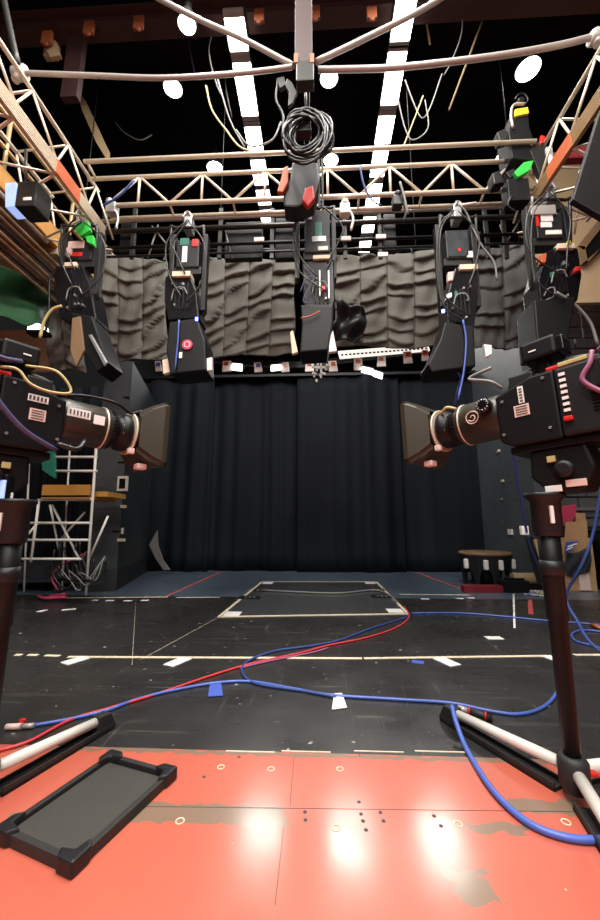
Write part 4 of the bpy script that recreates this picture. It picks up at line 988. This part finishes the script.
simple('white_cable', MB().tube([G(262, 590, .02), G(300, 592, .02), G(340, 593, .02), G(375, 590, .02), G(392, 597, .02), G(398, 606, .02)], .012, 6, smooth=5), 'grey_cable', 'pale grey cable lying across the trapdoor panel', 'cable')
def tape(name, pts, m, label, w=.03, z=.003):
    a, b = G(*pts[0]), G(*pts[1]); d = (b - a).normalized(); n_ = Vector((-d.y, d.x, 0)) * w / 2
    return simple(name, MB().prism([a + n_, b + n_, b - n_, a - n_], (0, 0, z)), m, label, 'floor tape', 'tape marks on the floor')
tape('floor_tape', ((222, 571.5), (165, 597)), 'tape_red', 'red tape line on the blue floor left of the trapdoor', .04)
tape('floor_tape', ((408, 569), (472, 593)), 'tape_red', 'red tape line on the blue floor right of the trapdoor', .04)
tape('floor_tape', ((68, 657), (362, 658.5)), 'tape_cream', 'long cream tape line across the black floor, left half', .035)
tape('floor_tape', ((364, 658.5), (548, 656)), 'tape_cream', 'long cream tape line across the black floor, right half', .035)
tape('floor_tape', ((574, 655), (612, 655)), 'tape_cream', 'short cream tape line right of the right tripod column', .035)
tape('floor_tape', ((15, 655), (22, 655)), 'tape_cream', 'tiny cream tape dash nearest the left tripod column', .035)
tape('floor_tape', ((28, 655), (38, 655.3)), 'tape_cream', 'cream tape dash second from the left tripod column', .035)
tape('floor_tape', ((45, 655.6), (60, 656)), 'tape_cream', 'cream tape dash third from the left tripod column', .035)
tape('floor_tape', ((86, 657.5), (64, 664)), 'tape_white', 'white tape tab on the cream line at far left', .1, .004)
tape('floor_tape', ((187, 658), (168, 666)), 'tape_white', 'white tape tab on the cream line left of the cables', .1, .004)
tape('floor_tape', ((438, 658), (456, 666)), 'tape_white', 'white tape tab on the cream line right of the trapdoor', .1, .004)
tape('floor_tape', ((546, 656), (562, 662)), 'tape_white', 'white tape tab on the cream line behind the right tripod column', .08, .004)
tape('floor_tape', ((412, 661.5), (424, 663)), 'tape_blue', 'short blue tape scrap beside the cream line', .06)
tape('floor_tape', ((486, 638), (502, 638)), 'tape_white', 'small white tape rectangle on black floor at right', .09)
tape('floor_tape', ((513.5, 594), (514.5, 628)), 'tape_white', 'thin white tape line running towards the drum stool', .02)
tape('floor_tape', ((530, 600), (531, 614)), 'tape_red', 'short red tape strip on the black floor at right', .05)
tape('floor_tape', ((400, 594.3), (470, 595)), 'tape_cream', 'cream tape along the edge of the blue floor at right', .03)
tape('floor_tape', ((62, 598), (168, 597)), 'tape_cream', 'cream tape along the edge of the blue floor at left', .03)
tape('floor_tape', ((176, 597.5), (220, 597.3)), 'tape_white', 'thin white tape on the blue floor edge left of the trapdoor', .02)
for i, (x0, x1, y) in enumerate(((92, 98, 600.3), (106, 114, 600.6), (124, 132, 600.8), (141, 149, 600.4), (421, 429, 599), (456, 463, 598.5), (468, 474, 598))):
    tape('floor_tape', ((x0, y), (x1, y)), 'tape_white', ['white tape dash nearest the scaffold foot', 'white tape dash second from the scaffold foot', 'white tape dash before the left flat', 'white tape dash fourth from the scaffold foot', 'white tape dash just right of the trapdoor', 'white tape dash left of the drum stool', 'white tape dash directly before the drum stool'][i], .05)
for i, (x0, y0, x1, y1) in enumerate(((38, 612, 46, 610), (62, 610, 76, 609))):
    tape('floor_tape', ((x0, y0), (x1, y1)), 'tape_white', ['small pale tape scrap on black floor by the left tripod column', 'pale tape scrap on black floor below the scaffold'][i], .06)

# ------------------------------------------------------------------ floor cables
def fcable(name, pts, r, m, label, cat='cable'):
    return simple(name, MB().tube([G(x, y, r if len(q) == 0 else q[0]) for x, y, *q in pts], r, 8, smooth=6), m, label, cat)
fcable('blue_cable', [(22, 727), (60, 721), (105, 711), (135, 700), (170, 691), (215, 683), (250, 681.5), (290, 688), (330, 695), (390, 699), (450, 703), (490, 711), (520, 714), (545, 706), (558, 690), (563, 672)], .009, 'blue_cable', 'blue cable running the width of the black floor past the tags')
fcable('blue_cable', [(408, 617), (372, 628), (340, 640), (310, 646), (275, 651), (250, 660), (242, 669), (247, 679), (262, 685), (300, 690.5), (336, 697)], .009, 'dark_blue_cable', 'blue cable curling in a loop left of the trapdoor')
fcable('red_cable', [(-6, 752), (30, 741), (70, 720), (110, 708), (160, 693), (210, 676), (250, 664), (300, 653), (330, 645), (365, 638), (395, 628), (409, 617), (404, 606)], .008, 'red_cable', 'red cable running diagonally from lower left to the trapdoor')
fcable('red_cable', [(240, 668), (270, 661), (310, 653), (328, 648)], .007, 'pink_cable', 'short pinkish cable beside the red cable near the loop')
fcable('blue_cable', [(412, 613), (460, 613), (500, 616), (540, 620), (580, 623), (612, 626)], .009, 'blue_cable', 'blue cable running right from the trapdoor corner')
fcable('blue_cable', [(612, 652), (594, 646), (576, 641), (572, 634), (584, 630), (612, 633)], .009, 'blue_cable', 'blue cable coiled at the right edge behind the tripod')
fcable('blue_cable', [(452, 706, .11), (456, 722, .07), (466, 748), (485, 780), (505, 804), (530, 824), (560, 836), (590, 840), (625, 838)], .012, 'blue_cable', 'thick blue cable curving over the red floor at right')
loose('hanging_blue_cable', [(511, 432, 3.0), (514, 460, 3.2), (521, 500, 3.6), (530, 545, 4.2), (545, 580, 4.9), (549, 589, 5.2)], .012, None, 'blue_cable', 'blue cable hanging down past the right flat to the floor')
loose('hanging_blue_cable', [(604, 470, 3.2), (594, 530, 3.3), (582, 565, 3.35), (566, 596, 3.5), (578, 622, 3.25), (590, 642, 3.0), (612, 660, 2.8)], .012, None, 'dark_blue_cable', 'dark blue cable drooping at the right edge before the boxes')
loose('hanging_blue_cable', [(458, 372, 3.5), (461, 380, 3.6), (457, 394, 3.7), (455, 404, 3.8)], .012, None, 'blue_cable', 'blue cable end dangling below the fourth spotlight')
t = thing('cable_connector', G(10, 728), 'red and grey cable connectors on the floor at the left edge', 'connector')
p = G(6, 727, .015); MB().tube([p, p + Vector((.07, .01, 0))], .014, 10).build('plug', 'pink_paper', t); MB().tube([p + Vector((.075, .01, 0)), p + Vector((.13, .02, 0))], .012, 10).build('sleeve', 'pipe_grey', t); MB().box(p + Vector((.06, .03, .01)), (.03, .02, .03), None, .006).build('clip', 'red', t)
t = thing('cable_connector', G(480, 718), 'black cable plugs with red rings beside the right tripod foot', 'connector')
p = G(458, 708, .03); q = G(492, 718, .02); MB().tube([p, p.lerp(q, .3)], .016, 10).build('plug', 'pipe_grey', t); MB().tube([p.lerp(q, .35), q], .018, 10).build('body', 'black_rubber', t)
for k in (.32, .8): MB().tube([p.lerp(q, k), p.lerp(q, k + .05)], .021, 10).build('ring', 'red', t)
for (pts, m, l) in ([[(210, 684), (221, 683), (223, 696), (208, 697)], 'tape_blue', 'blue plastic tag on the cable at left centre'], [[(334, 694), (342, 693.5), (347, 708), (332, 710)], 'tape_white', 'white paper tag on the cable at centre']):
    mb = MB(); mb.prism([G(*q, z=.004) for q in pts], (0, 0, .004)); simple('cable_tag', mb, m, l, 'tag')

# ------------------------------------------------------------------ rugged tray, front left
c4 = [G(110, 762), G(174, 780), G(72, 878), G(-4, 842)]
t = thing('rugged_tray', (c4[0] + c4[1] + c4[2] + c4[3]) / 4, 'black rugged tray with rubber corner bumpers on red floor, front left', 'tray')
t.location.z = 0
cen = (c4[0] + c4[1] + c4[2] + c4[3]) / 4
def ins(q, k): return q + (cen - q).normalized() * k
MB().prism([ins(q, .015) for q in c4], (0, 0, .016)).build('base_plate', 'black', t)
mb = MB()
for i in range(4):
    a, b = c4[i], c4[(i + 1) % 4]; d = (b - a).normalized(); n_ = Vector((-d.y, d.x, 0))
    if n_.dot(cen - a) < 0: n_ = -n_
    mb.prism([a, b, b + n_ * .022 - d * .022, a + n_ * .022 + d * .022], (0, 0, .036), bev=.004)
mb.build('rim', 'black_rubber', t)
MB().prism([ins(q, .04) + Vector((0, 0, .016)) for q in c4], (0, 0, .004)).build('inner_pad', 'tray_pad', t)
for i, q in enumerate(c4):
    d1 = (c4[(i + 1) % 4] - q).normalized(); d2 = (c4[(i - 1) % 4] - q).normalized(); o_ = (q - cen).normalized() * .014; r_ = .065
    mb = MB(); mb.prism([q + o_, q + o_ + d1 * r_, q + d1 * (r_ + .015) + d2 * .02, q + d1 * .03 + d2 * .03, q + d2 * (r_ + .015) + d1 * .02, q + o_ + d2 * r_], (0, 0, .047), bev=.009); mb.build('corner_bumper', 'charcoal', t)

# ------------------------------------------------------------------ right side: drum stool, boxes, gear
pS = G(487, 584); sc_ = pS.y / FPX
t = thing('drum_stool', pS, 'black drum-shaped stool with arched openings and brown top', 'stool')
R, Hh = 23 * sc_, 27 * sc_
mb = MB(); N = 160; hb = Hh * .62
for k in range(N):
    a0, a1 = 2 * PI * k / N, 2 * PI * (k + 1) / N; am = (k + .5) / N * 8; fr_ = am - math.floor(am)
    def lowz(a):
        f = (a / (2 * PI) * 8) % 1.0; x = (f - .5) / .36
        return hb * math.sqrt(max(0, 1 - x * x)) if abs(x) < 1 else 0
    z0, z1 = lowz(a0), lowz(a1)
    P = lambda a, z, r: pS + Vector((math.cos(a) * r, math.sin(a) * r, z))
    r0 = R * .93; ro = R
    o4 = [P(a0, z0, r0 + .04 * 0), P(a1, z1, r0), P(a1, Hh, ro), P(a0, Hh, ro)]
    i4 = [P(a0, z0, r0 - .04), P(a1, z1, r0 - .04), P(a1, Hh, ro - .04), P(a0, Hh, ro - .04)]
    vo = [mb.bm.verts.new(v) for v in o4]; vi = [mb.bm.verts.new(v) for v in i4]
    mb.bm.faces.new(vo); mb.bm.faces.new(vi[::-1]); mb.bm.faces.new((vo[0], vi[0], vi[1], vo[1])); mb.bm.faces.new((vo[3], vo[2], vi[2], vi[3]))
bmesh.ops.remove_doubles(mb.bm, verts=mb.bm.verts[:], dist=.0005)
mb.build('drum_body', 'charcoal', t)
MB().lathe([(R * .55, .02), (R * .6, Hh * .5), (R * .6, Hh)], Matrix.Translation(pS), 24).build('core', 'black', t)
lab(MB().lathe([(R, Hh), (R * 1.03, Hh + .02), (R * 1.0, Hh + .05), (R * .95, Hh + .055)], Matrix.Translation(pS), 32).build('top', 'brown_wood', t), 'brown wooden top')
for a in (-2.75, -1.95, -1.4, -.5):
    p = pS + Vector((math.cos(a) * R * 1.0, math.sin(a) * R * 1.0, Hh * .72)); MB().box(p, (.07, .07, .16), None, .02).build('pad', 'tape_white', t)
mb = MB(); a = G(464, 592.5); b = G(502, 592.5); mb.box(((a.x + b.x) / 2, a.y + .05, .05), (b.x - a.x, .16, .1), None, .006)
simple('red_block', mb, 'dark_red', 'low dark red block on floor before the drum stool', 'block')
def carton(name, px0, py0, px1, py1, Y, d, label, flap=False):
    t = thing(name, at((px0 + px1) / 2, py1, Y), label, 'box')
    mb = MB(); mb.rect(px0, py0, px1, py1, Y, d, .006); mb.build('carton', 'cardboard', t)
    xm = (px0 + px1) / 2; MB().rect(px0, (py0 + py1) / 2 - .6, px1, (py0 + py1) / 2 + .6, Y - .004, .01, 0).build('tape', 'tan_roll', t)
    if flap: MB().poly([(px0 + 3, py0), (px1 - 6, py0), (px1 - 7, py0 - 17), (px0 + 4, py0 - 16)], Y + .02, .02, bev=.004).build('flap', 'cardboard', t)
    return t
b1 = carton('cardboard_box', 562, 538, 594, 575, G(579, 591).y, .33, 'tall brown cardboard box with raised flap at right', True)
carton('cardboard_box', 561, 575, 597, 591, G(579, 591).y, .33, 'low brown cardboard box under the tall one at right')
t = thing('cloth_bag', at(580, 570, 5.2), 'dark navy cloth bag with blue flag print hung on the cardboard box', 'bag')
def sack(u, v):
    a = at(566 + 24 * u, 552 + 22 * v + 2 * math.sin(u * 5) - 3 * u * (1 - v), G(579, 591).y - .06); a.y -= .06 * math.sin(PI * u) * math.sin(PI * min(1, v + .2)) + .012 * math.sin(u * 17 + v * 8); return a
MB().grid(sack, 20, 16).build('bag', 'navy_cloth', t, .03)
MB().poly([(567, 542), (579, 541), (570, 553), (566, 552)], G(579, 591).y - .16, .03, bev=.004).build('flag_print', 'tape_blue', t)
mb = MB(); mb.poly([(568, 546), (577, 543), (577.5, 544), (568, 547.6)], G(579, 591).y - .17, .02); mb.poly([(567, 549), (573, 546.5), (573.5, 547.5), (567, 550.4)], G(579, 591).y - .17, .02); mb.build('flag_stripe', 'paper', t)
simple('paper_sheet', MB().rect(579, 567, 590, 590.5, G(579, 591).y - .03, .02, .002), 'pink_paper', 'pale brown sheet leaning on the low cardboard box', 'sheet')
simple('gift_bag', MB().poly([(560, 507), (576, 504), (577, 515), (570, 526), (561, 526)], 6.55, .15, bev=.02), 'magenta', 'bright pink bag above the cardboard boxes at right', 'bag')
simple('cardboard_box', MB().rect(576, 513, 586, 526, 6.55, .18, .006), 'cardboard', 'small brown cardboard box behind the tall one', 'box')
simple('storage_shelf', MB().rect(552, 526, 615, 529, 6.5, .3, .004).rect(553, 529, 556, 587, 6.55, .05).rect(608, 529, 611, 587, 6.55, .05), 'dark_steel', 'dark metal shelf behind the cardboard boxes', 'shelf')
simple('black_case', MB().rect(602, 540, 632, 590.5, G(602, 590.5).y, .3, .015), 'black', 'black case at the right edge beside the cardboard boxes', 'case')
t = thing('equipment_case', at(545, 590, 5.0), 'dark green-grey case leaning behind the right tripod column', 'case')
MB().poly([(533, 537), (545, 535), (552, 560), (552, 588), (546, 586)], 4.9, .2, bev=.012).build('case', 'dark_steel', t); MB().poly([(534, 540), (537, 539), (549, 580), (547, 584)], 4.89, .04, bev=.004).build('edge', 'tan_roll', t)
c = at(512, 578, 6.2); simple('paper_roll', MB().tube([c, at(541, 578, 6.2)], .08, 14), 'tan_roll', 'tan roll lying by the right flat on the gear', 'roll')
mb = MB(); Yk = G(517, 593).y; mb.rect(505, 581, 530, 593, Yk, .25, .012); mb.rect(508, 578, 525, 582, Yk + .05, .15, .01)
simple('power_unit', mb, 'black', 'black power unit on the floor right of the drum stool', 'power unit')
mb = MB(); mb.rect(529, 583, 552, 591, G(540, 591).y, .25, .01); simple('gear_box', mb, 'charcoal', 'low dark gear box under the tan roll', 'box')
t = thing('junction_box', at(526, 538, 5.55), 'small white junction box hanging on the blue cable', 'box'); MB().rect(522, 526, 529, 535, 4.0, .05, .006).build('box', 'paper', t)
rnd = random.Random(31)
for i, m in enumerate(('blue_cable', 'white_tube', 'yellow_cable')):
    pts = [(rnd.uniform(523, 556), rnd.uniform(589, 596)) for _ in range(9)]
    fcable('loose_lead', pts, .01, m, ['blue lead heaped on the floor beside the power unit', 'white lead heaped on the floor beside the power unit', 'yellowish lead heaped on the floor beside the power unit'][i])
mb = MB(); mb.tube([G(592, 625, .02), G(600, 628, .02), G(612, 628, .02)], .02, 8)
simple('orange_plug', mb, 'orange', 'orange plug on the blue cable at the right edge', 'plug')

# ------------------------------------------------------------------ light
def area(x, y, z, sx, sy, e, rot=(0, 0, 0), col=(1, .96, .9)):
    l = bpy.data.lights.new('added_light', 'AREA'); l.shape = 'RECTANGLE'; l.size = sx; l.size_y = sy; l.energy = e; l.color = col
    o = bpy.data.objects.new('added_light', l); COL.objects.link(o); o.location = (x, y, z); o.rotation_euler = rot; return o
for x in (-1.25, 1.25):                      # unseen fill lights added over and behind the viewpoint, in line with the strip rows
    for y in (-3.2, -1.6, 0, 1.5, 3.0): area(x, y, ZL - .05, .38, 1.1, 120)
for x, y in ((-1.75, 13.0), (.85, 12.7), (3.4, 12.6)): area(x, y, ZL - .05, 1.1, 1.9, 190)   # unseen lights added behind the blankets to put bright reflections on the red floor
for x in (-2.6, 0, 2.6): area(x, -3.6, 5.2, 1.0, .6, 55, (math.radians(62), 0, 0), (1, .93, .84))   # unseen warm fill lights added behind the viewpoint to brighten what faces it
w = bpy.data.worlds.new('world'); sc.world = w; w.use_nodes = True
w.node_tree.nodes['Background'].inputs[0].default_value = (.5, .55, .65, 1); w.node_tree.nodes['Background'].inputs[1].default_value = .008
vs = sc.view_settings; vs.view_transform = 'Standard'; vs.look = 'None'; vs.gamma = 1; vs.exposure = 0.3; vs.use_curve_mapping = False
